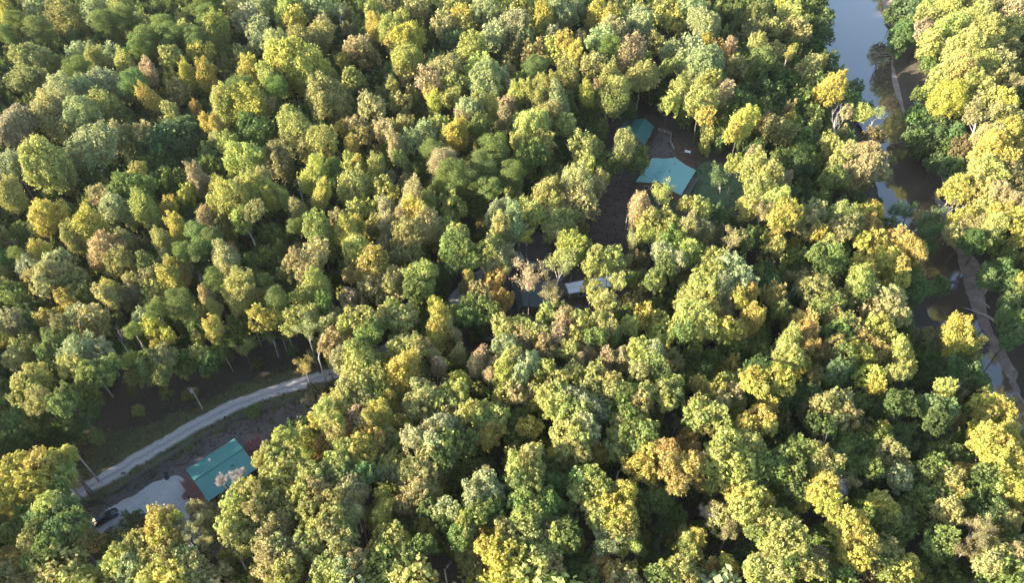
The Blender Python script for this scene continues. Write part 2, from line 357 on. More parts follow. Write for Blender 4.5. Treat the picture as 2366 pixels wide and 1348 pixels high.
TREES = """
#T 0 0
40 70 110 yU;110 150 140 gP;40 230 120 gP;270 60 170 pR;260 200 150 gP;420 120 180 oR;640 60 180 pR;800 40 180 lR;700 150 150 eP;840 130 160 eP;940 170 150 oR;1130 60 140 dR;1110 190 160 eP;1020 270 180 gP;1150 260 180 eP;960 310 160 eP;1400 50 180 eP;1420 130 180 eP;1600 40 150 tR;1450 190 140 lU;1260 230 110 lU;1330 260 150 eP;1650 130 170 pR;1760 190 160 pR;1800 40 180 pR;1950 60 180 lR;1980 130 150 yR;1740 290 120 pR;2150 60 160 pR;2200 180 150 tR;2290 90 120 pS;1880 330 200 tR;2060 290 220 oR;2150 230 180 lR;2280 300 130 dR;250 430 200 oR;200 520 240 oR;540 360 140 pR;640 390 110 lU;730 380 150 pR;850 430 110 lU;390 430 100 oR;530 490 180 gP;30 520 140 dR;1000 470 120 kU;1180 390 150 lR;1360 350 140 yR;1265 490 110 yU;1390 490 110 yU;1160 540 110 yR;1530 370 110 gR;1620 370 120 oR;1690 500 150 yU;1830 520 130 lU;1870 590 130 gP;1620 600 160 eP;2040 480 340 yR;2320 400 80 yR;2260 510 60 lU;440 650 210 pR;600 610 200 pR;720 570 200 pR;540 540 140 lR;1000 640 110 yU;1190 620 160 oR;1370 630 150 gR;900 560 160 eP;700 700 190 lR;560 800 200 pR;340 770 190 tU;860 650 130 gR;850 800 170 gR;1510 690 150 lU;1690 720 180 yU;1790 720 130 tR;1320 720 60 rU;1140 760 130 tR;2210 690 240 oR;1900 760 150 gR;1390 820 80 yU;1460 830 80 yU;120 840 230 kR;90 920 240 pR;30 620 130 gR;330 870 150 dR;780 890 90 tU;960 900 130 tR;860 960 190 bR;1190 950 320 uR;620 980 300 pR;500 920 150 oR;1760 900 260 gR;1670 1060 190 lR;2000 850 220 lR;2250 860 80 wC;2310 870 90 yR;1460 930 90 tR;1540 960 110 lR;1880 1090 190 oR;2180 970 200 lR;1960 970 130 oR;2080 1020 130 oR;300 1130 260 lR;420 1180 180 oR;80 1100 200 pR;930 1150 110 lR;1440 1050 150 uR;1470 1140 130 gR;1330 1200 130 kU;1290 1130 100 gR;2130 1170 150 yU;650 1150 160 uR;900 1270 220 gR;1100 1240 170 gR;1460 1240 90 yU;1660 1230 160 lR;1770 1220 120 tU;2020 1240 90 vB;1840 1290 100 lU;1720 1300 180 lR;1560 1290 130 lR;70 1290 130 lU;700 1320 140 tR;2180 1300 120 yU;1250 1320 120 yR;950 1330 150 gR;480 1080 140 uR;600 1290 130 dR;2250 1130 120 gR
#T 780 0
50 60 150 dR;60 210 110 bR;150 30 120 gR;260 80 170 oR;250 160 90 yU;340 180 110 lU;430 120 110 lR;540 40 160 oR;330 40 150 bR;130 330 160 tR;200 380 160 oR;480 250 200 yR;360 290 110 rR;520 220 130 yU;460 400 200 lR;490 490 160 oR;110 530 150 lR;40 400 60 rR;270 570 130 dR;370 580 90 lR;720 170 140 tR;830 110 150 yR;870 180 120 lR;960 100 140 oR;1000 40 200 pR;760 40 160 oR;1230 110 190 lU;1180 190 200 pR;1060 230 180 pR;1230 230 150 pR;1210 60 150 uR;1340 60 120 lR;1390 90 110 yU;1510 90 180 pR;1570 40 200 pR;1470 240 130 pR;1400 170 110 lR;800 290 230 uR;910 370 190 lU;700 480 220 tR;630 560 180 kR;780 570 160 lR;950 470 180 lR;1000 560 200 pR;860 470 110 oR;1140 490 130 oR;1110 560 150 pR;1180 330 130 bR;1330 380 180 oR;1450 340 160 lR;1540 310 130 yU;1610 340 100 yU;1340 470 160 gP;1550 480 120 lU;1360 570 90 lU;1440 590 120 lU;1490 650 130 pU;1300 610 100 lU;1220 620 90 lU;1380 660 130 oU;1250 540 100 lR;1760 70 120 yU;1720 100 110 oR;1850 110 110 yU;1890 60 170 oR;2020 140 190 pR;1880 210 180 pR;1780 260 180 pR;1840 320 150 gP;2000 350 150 kU;1930 400 120 tR;1730 430 140 tR;1700 470 120 lR;2060 500 190 lR;1840 530 150 lU;1690 620 110 yU;1770 590 90 kR;1900 600 130 lR;1860 680 180 gR;2000 570 120 dR;2210 90 150 lR;2290 140 130 yR;2280 60 150 lR;2260 340 140 pR;2150 300 130 oR;2240 460 110 gR;2240 700 140 lR;2300 600 110 lR;1650 250 80 kR;660 680 80 yU;640 640 110 yR;240 740 180 tR;420 700 130 oR;120 850 120 tR;180 900 140 oR;330 880 150 tR;440 850 130 oR;20 850 70 yU;20 700 60 oR;90 970 80 yU;880 720 140 pR;780 660 120 lR;950 690 120 lR;1040 720 90 yU;1160 710 120 kR;1130 780 90 kU;850 830 100 tU;960 830 150 gR;800 900 130 yU;740 920 90 lU;600 880 130 pR;680 840 120 lR;500 950 120 pR;390 980 120 tU;420 1080 100 gR;260 1120 120 lU;140 1110 80 yU;70 1080 100 lR;660 1040 170 gP;720 1110 200 kP;620 1000 120 gP;1290 760 180 gR;1330 870 230 lR;1420 820 200 oR;1230 860 160 oR;1500 720 180 gR;1550 850 160 lR;1250 970 140 lR;1380 960 180 lR;1300 1050 200 gR;1490 1030 200 dR;1060 1010 190 gP;980 1130 190 eP;780 1210 240 eP;900 1240 160 eP;1180 1180 160 gP;1020 1270 140 gP;360 1190 70 kR;240 1180 110 gR;120 1260 200 lR;300 1290 180 lR;450 1260 110 oR;520 1310 130 tU;1660 1000 170 lR;1740 1010 160 oR;1950 1000 260 oR;2030 1090 160 gR;1840 1120 180 gR;1700 1120 140 lR;1790 1220 110 oR;1600 1260 250 tR;1420 1310 200 lR;1730 1270 130 tR;2180 1320 180 lS;2030 1340 60 kU;1960 760 120 dR;2170 620 150 dR
#T 1566 0
120 60 230 pR;60 20 150 yR;170 160 200 pR;90 330 180 pR;190 270 90 yR;260 340 130 rR;370 300 80 kR;550 290 120 lR;480 70 140 dR;560 140 190 bR;480 220 150 bR;700 10 80 yR;770 110 140 lU;640 190 130 oR;800 210 160 oR;900 60 150 dR;1000 130 130 uR;960 190 130 dR;1010 250 110 uR;930 330 130 dR;740 390 120 yS;650 340 120 oR;560 400 150 gR;600 500 150 dR;400 450 130 oR;180 440 220 pR;60 420 150 pR;210 540 140 lR;70 600 200 lS;170 690 190 lR;260 670 130 oR;340 600 110 kR;390 680 140 gR;200 780 120 yR;700 570 180 dR;640 660 180 dR;880 470 160 oR;940 430 110 oR;930 570 180 gR;1050 590 190 yR;1000 420 140 dR;1080 500 90 uR;1190 600 120 uR;1170 700 150 uR;840 680 140 gR;900 790 150 gR;1330 790 120 lS;1240 760 100 lR;1290 740 120 uR;1080 850 210 vB;1140 760 80 kR;430 840 150 yR;380 900 120 yR;500 780 110 yR;600 850 160 bR;690 900 180 bR;820 930 160 gR;860 1060 150 gR;1040 970 130 lR;1150 1050 170 lR;1250 1110 270 tR;1110 1120 180 lR;1350 1180 120 tR;1060 1200 150 gR;1170 1270 150 gR;1320 920 120 bR;520 1140 210 lR;600 1200 190 lR;560 1290 190 lR;510 1060 110 kR;390 1110 100 lR;730 1210 80 kR;310 1220 190 uS;800 1120 160 dR;900 1200 140 dR;700 1060 110 gR;960 1290 150 dR;830 1300 170 dR;1460 110 120 dR;1510 240 180 uR;1560 170 120 uR;1480 320 110 uR;1560 60 160 uR;1690 130 150 lR;1670 200 110 kR;1720 280 170 lR;1830 60 190 lR;1850 190 210 lR;1720 30 120 lR;1980 60 190 lR;2000 150 200 lR;2120 60 130 bR;2290 70 140 kR;2230 190 180 oR;2060 250 200 lR;2240 320 160 oR;1930 340 200 lR;1760 340 110 gR;1700 430 100 gR;1800 500 150 lR;1900 470 200 lR;2040 430 190 lR;2200 420 170 tR;2130 520 160 oR;2260 560 140 tS;1990 560 180 lR;1820 670 230 yR;1650 640 100 gR;1730 610 120 lR;2070 650 160 lR;2200 680 160 yR;2060 800 250 tS;2230 780 150 oR;1630 770 140 uR;1730 870 250 uR;1850 820 180 dR;1620 930 150 uR;1660 1010 120 dR;1890 900 130 uR;2090 930 200 tR;2230 920 200 yR;2140 1010 220 yR;2270 1000 130 yR;2070 1090 170 yR;2270 1080 130 oR;2200 1090 150 yR;1830 1040 160 dR;1930 1000 120 bR;1860 1150 160 uR;1740 1090 110 uR;2120 1160 200 lR;2050 1220 180 lR;1970 1140 90 gR;2250 1220 220 bR;1870 1290 200 yR;2080 1310 150 lR;2190 1310 150 kR;1950 1230 90 dR
#T 0 440
60 110 130 gR;100 30 90 tU;350 180 200 yR;610 230 180 yU;490 300 120 lU;280 240 130 oR;150 280 130 gR;110 420 90 gP;20 300 80 oR;260 410 120 yU;200 500 160 pR;730 70 110 tR;800 140 190 pR;720 110 100 oR;980 110 140 lU;900 40 120 oR;1150 110 110 yR;1250 60 140 lU;1270 120 110 gR;1190 240 120 yU;1390 170 90 tU;1560 100 250 lR;1640 190 170 lR;1720 140 120 oR;1330 280 140 eP;1470 240 150 oR;1440 310 120 eP;1820 40 110 yU;1880 110 150 uR;1910 40 80 lU;2010 110 90 tU;2170 40 130 yU;2150 260 160 lU;1990 240 100 eP;1850 300 150 gR;2290 190 120 tR;1700 290 100 vB;720 410 220 tR;820 480 170 oR;840 320 90 tU;930 380 150 bR;1010 310 90 dR;1090 330 100 lU;1060 400 100 gR;1240 420 130 eP;1350 400 140 eP;1110 470 100 pR;990 490 120 gR;430 490 180 tR;350 590 190 tR;500 590 160 oR;280 640 140 tR;540 690 170 gR;430 740 140 yR;60 700 200 gR;180 830 150 uR;220 570 100 oR;1520 440 130 tU;1530 510 130 tU;1570 390 60 rU;1710 490 130 gR;1830 450 130 gR;2010 480 160 tR;2120 440 170 tR;2240 410 120 gR;1930 560 100 tR;2080 560 130 tR;2140 640 160 lU;2140 530 60 lU;2060 700 120 lR;2180 750 130 gR;1140 580 120 yU;1150 510 100 yU;1240 520 120 tR;1220 610 110 rR;1340 620 110 vB;1450 600 140 eP;1430 560 100 gR;1390 700 90 tU;1000 600 130 oR;900 610 100 oR;720 700 110 tU;740 650 80 yU;900 680 90 tU;850 720 90 bU;1040 690 180 oR;1210 770 190 gP;1215 850 50 wC;1060 800 130 gP;960 850 120 pR;1620 640 170 lU;1640 730 130 lU;1760 720 110 tR;1870 730 140 gP;1800 620 110 eP;1310 840 130 oR;1440 780 70 lU;1440 920 110 yU;1560 680 100 lU;1650 800 110 dR;1760 870 170 yR;1840 850 110 yR;1830 930 130 gR;2040 860 190 lR;1960 830 100 gR;2170 850 130 gR;510 840 110 pR;640 850 180 tR;640 930 170 oR;310 870 120 yR;420 910 120 oR;70 880 150 tR;60 960 140 oR;30 1030 110 yR;190 900 130 uR;1040 930 130 yR;1130 990 90 yR;1060 1050 80 yR;900 950 110 gP;920 1020 120 gR;380 1010 150 gR;490 1010 130 lR;360 1100 150 gR;560 1110 210 pR;680 1100 170 pR;480 1180 160 lR;180 1080 150 oR;100 1130 140 tR;240 1270 190 lR;300 1320 150 gR;150 1300 130 lR;820 1020 120 vB;620 1250 180 gR;720 1220 150 gR;900 1150 120 yR;990 1180 190 gR;1100 1140 150 oR;900 1260 130 oR;1240 1180 150 gR;1090 1250 130 gR;1340 1010 90 oR;1340 1100 100 lR;1640 1050 190 gS;1600 930 170 gR;1480 1070 120 gR;1850 1010 120 gS;1940 940 130 dR;2080 960 190 pS;2260 920 160 tR;2250 1040 170 tR;2290 840 90 tR;2300 1120 120 tR;2060 1190 150 rS;2140 1080 140 vB;1330 930 120 gR;1250 1060 110 dR;1400 1180 120 dR;90 1230 110 dR;20 640 80 oR
#T 780 440
60 270 140 yU;130 130 130 lR;130 230 90 yU;150 420 200 lR;250 250 130 oR;340 130 130 kU;340 220 100 kU;310 360 80 kR;260 120 110 lR;440 170 120 tU;530 140 150 yU;540 60 90 tU;610 80 110 lU;620 220 130 tU;460 320 240 oR;480 430 180 oR;580 330 130 gR;780 120 170 lR;880 80 140 gR;940 110 130 gR;710 270 140 lR;820 300 150 lR;800 390 180 gR;870 400 130 gR;800 490 120 dR;900 500 100 gR;1060 140 110 pU;1150 110 100 pU;1190 200 160 pU;1110 240 140 lU;1230 290 150 pS;1280 330 140 yS;1290 170 200 lR;1380 70 230 lR;1450 130 190 lR;1500 220 200 oR;1600 60 200 tR;1690 120 180 tR;1580 170 150 oR;1480 330 130 oS;1590 380 190 lR;1560 460 130 lR;1060 350 110 lU;1000 420 150 lR;900 490 110 yU;880 570 120 yU;1060 460 190 tR;1170 440 140 tS;1140 530 150 tS;1010 540 130 tS;1060 620 140 rR;1110 740 130 rR;1090 840 90 rR;970 700 140 oR;920 770 150 gR;880 830 150 gR;1000 830 150 gR;860 660 90 oR;1300 590 270 kS;1490 540 250 tS;1420 700 170 tS;1750 440 130 lR;1850 470 170 lR;1710 510 120 lR;1800 550 160 lR;1890 620 160 lR;1750 670 200 lR;1810 740 160 lR;1680 640 80 yR;2020 490 150 bR;2060 610 140 bR;1970 600 100 gR;1960 480 60 lR;2140 610 150 gR;2220 520 140 gR;2050 110 130 kU;2020 90 80 kU;2200 80 190 lS;2200 200 200 lR;2110 200 140 lR;2080 270 130 lR;2000 370 150 tS;2130 350 160 lS;2200 420 160 pR;2280 330 150 gR;2290 470 120 pR;2320 760 80 lR;230 530 240 rR;110 560 130 tR;390 600 190 tR;230 680 170 tR;90 740 140 kR;340 640 110 tR;570 560 160 lR;590 640 170 gR;650 570 110 gR;540 690 150 gR;500 650 120 gR;370 800 110 lR;440 850 170 lR;310 850 130 lR;550 850 120 gR;700 840 120 yU;660 770 80 yU;790 820 60 yU;680 950 190 yR;660 1000 160 lU;740 920 90 lU;790 970 70 kU;480 1060 190 lR;570 1060 110 oR;60 900 130 lR;140 880 180 lR;80 1010 170 tS;250 930 160 gR;200 970 140 gR;170 1160 220 lR;60 1190 150 tR;120 1270 200 lR;250 1250 130 lR;430 1230 180 yU;350 1180 120 lR;540 1240 170 oR;640 1110 80 kU;680 1180 90 kU;820 1100 90 oU;830 1150 120 gR;980 1120 110 kU;940 1180 90 kU;1060 1180 90 kU;1030 1250 90 kU;1140 1190 130 lR;830 1300 160 yR;910 1240 90 bS;1130 950 170 lR;1220 920 170 lR;1250 1020 210 tR;1120 1050 150 pR;1340 960 170 lR;1420 870 150 lR;1500 830 130 oR;1560 930 190 kR;1650 890 150 lR;1500 990 180 kR;1630 1000 160 lR;1400 1080 170 oR;1200 1140 150 oR;1290 1170 170 pR;1560 1090 130 lR;1770 870 130 lR;1820 920 120 oR;1850 980 130 gR;1740 1000 130 gR;1240 1250 160 pR;1400 1210 140 lR;1700 1100 100 kU;1750 1060 90 kU;1820 1130 110 kU;1930 1130 110 kU;1640 1150 80 kU;1480 1290 150 lR;1600 1240 150 lR;1740 1250 190 lR;1360 1300 140 yR;1160 1310 130 lR;2090 870 160 yR;1970 910 120 lR;2180 880 110 lR;2200 980 170 lR;2030 1070 130 lR;2130 1100 150 pR;2090 1170 180 lR;2240 1150 170 oR;2190 1240 150 gR;2290 1300 100 lR;2040 1230 120 oR;1920 1260 160 gR;1870 1290 120 lR;960 1010 130 dC;930 970 110 dC
#T 1566 440
60 90 100 lR;150 130 130 lR;90 210 90 kU;70 250 110 tU;180 260 90 tU;120 330 130 oR;20 300 80 lR;60 430 170 lR;230 230 60 vB;380 330 180 tS;660 80 190 lR;540 60 170 lR;470 110 150 lR;570 160 160 tS;740 130 190 yR;700 190 150 yR;780 170 130 yR;920 160 150 tR;880 240 160 tR;930 290 120 yR;660 310 90 yR;590 330 130 gR;680 370 110 lR;480 330 140 gR;1110 180 160 lR;1160 240 170 oR;1230 160 120 yR;1330 150 130 yR;1330 110 70 rR;1330 190 110 lR;1100 260 130 oR;1300 270 170 rR;1340 340 140 yR;1260 340 110 yR;1020 380 120 lR;940 420 120 gR;1060 460 160 gR;870 460 120 dR;1500 330 150 rR;1590 380 160 rR;1640 440 100 rR;1450 380 90 oR;1420 480 160 yR;1500 520 150 yR;1580 490 110 rR;1500 610 140 yR;1400 560 120 oR;1240 530 170 yR;1240 620 190 lR;1580 590 170 gR;1540 680 140 gR;1600 690 130 uR;1680 660 120 uR;1780 660 140 uR;1480 160 130 uS;1560 160 150 uS;1680 220 200 uS;1760 270 170 uS;1640 300 190 uS;1700 380 120 uR;1430 230 110 gR;1930 190 160 yR;1970 260 200 oR;1880 300 140 oR;2000 360 180 dR;2100 330 130 gR;1860 60 200 yS;1820 140 130 tB;1900 120 130 tB;2050 40 110 lR;2180 60 190 bR;2290 60 130 kR;2080 130 150 lR;2200 150 200 yR;2290 200 140 yR;2140 230 150 lR;2230 240 150 gR;2320 330 100 yR;2190 400 140 gR;2250 430 110 gR;2180 530 150 uR;2100 590 150 uR;2250 590 130 uR;2310 600 70 yR;2220 660 130 uR;2290 680 150 gR;2260 780 160 uR;2310 860 130 gR;2250 920 160 uR;2300 1000 140 uR;2210 850 110 uR;2240 1020 110 uR;260 470 210 lR;350 540 190 pR;200 550 150 lR;160 640 170 lR;300 640 190 pR;440 610 170 pR;500 580 130 gR;100 740 180 lR;230 740 180 lR;100 860 190 lR;220 830 160 yR;320 780 130 tR;60 800 110 lR;400 700 100 yR;480 690 130 yR;430 760 90 yR;500 860 140 yU;640 690 150 rR;660 750 120 oR;620 620 150 uR;560 560 130 dR;790 620 190 bS;940 700 210 oR;880 680 140 gR;1000 780 160 gR;1150 760 150 oR;1250 690 110 gR;1390 730 190 tR;1430 790 170 tR;1330 850 180 tR;1490 850 120 tR;1400 950 130 yR;1310 920 120 yR;1400 900 110 yR;1120 890 160 oR;1050 850 130 oR;1200 940 160 oR;1080 970 160 gR;970 900 130 gR;850 880 160 rR;870 990 170 rR;900 1060 120 rR;790 870 110 oR;770 1010 150 lU;750 1130 180 lR;830 1170 150 yR;690 1020 90 vB;660 1130 80 kB;850 1110 120 gR;700 800 120 gR;340 940 150 yR;250 960 130 yR;180 930 130 lR;400 940 110 yR;400 1060 190 gR;340 1020 120 gR;560 1080 130 gR;580 1060 110 lR;240 1140 130 gR;100 1050 160 gR;30 960 120 gR;90 1150 120 gR;560 1200 150 dR;500 1260 110 yR;620 1270 150 yR;720 1300 150 yR;330 1310 160 lR;150 1310 110 yR;60 1280 130 gR;480 1320 90 yR;940 1250 80 tR;1090 1230 160 uR;1160 1310 110 uR;1290 1260 160 yR;1350 1310 120 yR;1510 1070 150 lU;1510 1160 170 yR;1480 1230 130 lR;1150 1060 120 yR;1290 1060 190 rR;1330 1000 100 rR;1230 1100 150 yR;1060 1060 140 oR;1370 1130 120 oR;1130 1140 160 gR;1000 1140 150 oR;1040 1210 150 gR;1280 1150 120 gR;1650 1000 130 bR;1750 1010 150 bR;1700 1110 140 gR;1640 1070 140 dR;1900 900 120 yR;1880 980 150 yR;1980 950 150 yR;2050 1010 130 yR;1970 1070 120 yR;1850 1090 90 yR;1920 1130 140 gR;1990 1160 150 gR;1880 1200 130 uR;1980 1240 170 uR;1900 1300 150 uR;2050 1290 130 uR;1810 1320 110 lR;1700 1230 150 dR;1600 1170 150 dR;1600 1280 140 dR;1740 1180 120 dR;940 580 130 dR;1000 520 140 dR;820 540 120 dR
#T 0 888
200 70 190 lR;260 120 150 lR;60 140 160 gR;150 240 190 gR;230 290 150 gR;60 30 110 gR;460 70 160 gR;540 200 170 uR;420 130 140 gR;600 110 150 gR;480 270 160 dR;300 380 150 dR;600 170 220 vB;490 440 60 vB;130 390 140 dR;40 360 110 dR;400 350 140 dR;650 350 90 gR;120 570 220 yR;270 560 210 yR;60 700 180 yR;200 680 190 yR;380 540 160 yR;460 480 130 yR;430 620 150 lR;320 680 170 yR;90 800 160 yR;470 680 120 gS;390 730 110 gR;500 590 80 vS;330 830 190 lR;290 910 180 uR;420 870 180 uR;490 940 150 gR;250 990 160 gR;370 1000 160 uR;60 900 110 gR;180 890 130 gR;100 1010 160 gR;40 1000 90 oR;520 1040 170 oR;430 1080 190 oR;610 1000 170 oR;330 1100 150 gR;200 1060 120 oR;160 1180 170 rR;60 1180 140 oR;250 1180 140 gR;340 1240 180 gR;480 1200 160 oR;180 1270 150 tR;60 1270 130 pR;350 1300 120 oR;470 1290 110 tR;525 665 70 rC;650 1080 130 rC;900 920 160 gC;850 880 110 gC;950 950 110 bC;830 1010 120 vC;780 1060 130 gC;1120 920 200 yR;1070 970 150 yR;1190 900 140 yR;1060 1040 140 yR;950 1080 210 lR;1170 1060 160 yR;880 1150 180 lR;1020 1180 180 lR;1140 1160 180 oR;810 1210 150 lR;900 1260 190 pR;1050 1280 200 lR;1230 1200 160 oR;1310 1220 150 oR;1260 1290 160 oR;1360 870 120 tU;1320 830 80 tU;1390 930 120 tU;1320 990 150 tS;1260 1050 160 tS;1380 1060 130 tS;1210 970 130 kS;1440 780 70 vC;1510 670 100 vS;1590 640 100 vS;1640 620 90 vS;1430 810 100 vC;1500 810 130 tC;1560 850 90 tC;1610 1160 150 kB;1570 1090 120 kB;1480 1130 70 vC;1620 720 140 lR;1690 760 180 lR;1600 800 150 lR;1720 860 180 oR;1820 790 190 lR;1570 950 180 lR;1670 970 180 lR;1550 1010 120 oR;1680 1080 150 lR;1780 960 150 oR;1770 500 130 lR;1800 420 120 lR;1920 370 150 lR;2020 370 160 lR;1870 500 150 lR;1960 470 140 lR;1840 600 170 oR;1970 590 190 lR;2080 500 160 lS;1730 560 90 oC;2090 620 200 lR;1930 700 190 lR;2040 740 190 lR;2150 700 150 oR;2140 250 100 yR;2190 170 130 lR;2230 130 140 lR;2240 250 160 lR;2310 90 100 lR;2310 200 100 yR;2270 340 120 lR;2190 470 150 rR;2110 100 100 kC;2140 40 120 bC;2250 420 140 tR;2260 550 150 lR;2290 650 140 oR;2180 600 130 oR;1960 830 180 oR;2110 860 190 lR;2260 780 180 lR;2250 900 150 lR;2160 960 160 lR;1890 980 170 tU;1830 1040 130 tU;1980 1010 170 oR;2010 1090 140 bR;1880 1130 170 tR;1800 1130 130 tR;2100 1080 170 lR;2230 1030 190 oR;2290 1120 120 oR;1850 1220 190 tR;1970 1190 150 oR;2080 1200 180 bR;1940 1280 180 lR;2180 1260 170 oR;2270 1240 160 lR;1770 1290 130 lR;2320 980 90 lR;1720 190 90 gC
#T 780 888
80 60 170 lR;180 30 150 lR;60 130 150 lR;190 120 150 oR;350 110 110 yU;290 190 160 yU;240 230 110 yU;120 230 130 kU;70 300 150 kR;180 270 130 tU;450 110 130 oR;430 280 130 yR;210 350 170 yR;150 420 150 yR;330 340 150 oR;180 490 160 yR;290 440 150 oR;400 430 170 gR;50 430 130 lR;40 530 130 oR;60 620 160 gR;170 610 140 uR;600 60 180 tR;580 140 170 tR;640 130 150 tR;740 110 180 lR;820 60 170 lR;760 190 160 tR;880 180 130 lR;600 240 160 gR;710 270 170 pR;620 330 200 pR;770 300 150 gR;500 370 130 pR;700 420 200 lR;640 400 150 pR;830 390 190 gR;880 430 160 gR;1000 180 160 lR;980 250 150 lR;1060 230 180 lR;1050 310 170 yR;1010 360 130 yR;1130 60 140 lR;1210 70 130 tR;1300 50 90 tR;1220 200 170 gR;1330 130 130 yR;1300 300 150 yR;1220 340 150 gR;1190 260 130 gR;1420 60 150 lR;1500 60 180 lR;1600 100 190 pR;1520 160 200 lR;1450 130 140 lR;1700 170 220 pR;1600 240 230 lR;1690 290 180 pR;1540 330 180 lR;1640 360 200 lR;1570 410 140 lR;1720 60 150 oR;1790 200 160 gR;1860 60 190 oR;1960 90 180 gR;2050 150 180 oR;1920 200 170 gR;2080 50 160 lR;2200 60 170 oR;2230 120 130 lR;2300 80 120 gR;2100 220 160 gR;1940 270 130 oR;1750 470 130 yR;1650 470 120 oR;1560 500 130 oR;1480 470 90 yR;1350 420 130 bC;1410 430 130 gR;1900 370 150 lR;1980 330 160 gR;2050 320 160 lR;2080 400 190 gR;1900 440 150 lR;2110 470 170 yR;2050 540 170 yR;2110 600 150 yR;2180 680 170 gR;2160 780 190 gR;2250 440 140 rR;2260 530 140 rR;2260 600 130 rR;2310 690 120 rR;2290 270 140 bS;1910 550 150 vB;330 560 120 lR;380 540 140 lR;400 600 120 pR;300 610 120 pR;540 450 120 pR;620 520 190 tR;560 580 170 tR;680 600 140 oR;490 580 130 bR;720 510 140 dR;930 560 140 gR;820 600 140 gR;1000 660 150 pR;940 730 160 pR;1040 720 130 pR;900 790 120 pR;1010 600 70 pR;1030 830 170 gR;950 880 140 gR;1310 510 190 lR;1230 560 170 lR;1310 590 190 lR;1420 560 170 gR;1230 680 180 gR;1350 660 110 kR;1330 740 190 gR;1470 680 150 gR;1420 770 150 gR;1250 770 150 gR;1560 690 110 gR;1660 630 130 lR;1740 640 130 lR;1640 730 130 lR;1720 750 170 lR;1820 720 150 lR;1940 740 160 yR;2010 780 170 gR;1850 830 170 yR;1920 800 190 lR;1960 890 180 yR;2040 880 180 gR;1740 860 150 lR;1780 930 160 lR;1850 920 130 yR;80 740 190 tR;140 690 160 tR;60 850 190 tR;150 810 180 tS;110 930 200 tS;180 900 150 oS;310 760 120 yU;320 850 130 yU;290 910 130 yU;450 720 150 tR;540 700 150 tR;470 800 150 oR;540 860 110 tR;620 740 170 oR;620 830 160 gR;430 880 150 oR;450 950 160 gR;370 1050 180 lR;300 1020 130 yR;420 1100 150 yR;290 1130 140 yR;340 1250 230 lR;250 1270 170 lR;430 1270 150 lR;480 1150 160 gR;590 990 120 yR;590 1090 130 gR;620 1000 90 yR;720 830 110 pR;790 860 100 pR;720 900 150 gR;700 950 160 lR;870 910 100 lR;850 960 110 lR;830 1030 130 gR;880 1000 150 gR;720 1230 130 vB;60 1060 170 oR;110 1190 170 oR;50 1260 140 pR;180 1180 130 tS;1060 940 130 oR;1130 980 140 oR;1010 1040 150 yR;1080 1090 160 yR;1160 1060 140 oR;980 1090 110 yR;880 1180 130 oR;950 1240 150 oR;1080 1180 180 yR;1180 1170 150 yR;1120 1280 200 yR;1260 1260 180 oR;1220 1210 130 oR;1340 860 170 lR;1260 920 150 lR;1370 920 160 lR;1420 970 170 tR;1300 1010 170 lR;1380 1060 190 kR;1470 1060 150 lR;1400 1150 130 lR;1450 870 130 gR;1540 880 140 oR;1530 970 140 gR;1560 1060 130 gR;1340 1190 150 oR;1440 1250 150 oR;1880 1000 190 lR;1830 1080 200 pS;1960 1060 200 lS;1900 1120 200 lS;2030 1130 130 gS;1800 1220 120 rR;1880 1260 110 rR;1970 1270 110 yR;1850 1300 100 rR;1760 1190 90 oR;2200 1000 170 dS;2200 1120 190 dS;2290 900 120 gR;2330 1000 90 oR;2250 1270 170 lR;2310 1230 110 lR;2150 1290 130 gR;1600 1000 110 dR;1620 1250 140 dR;1700 1290 130 gR
#T 1566 888
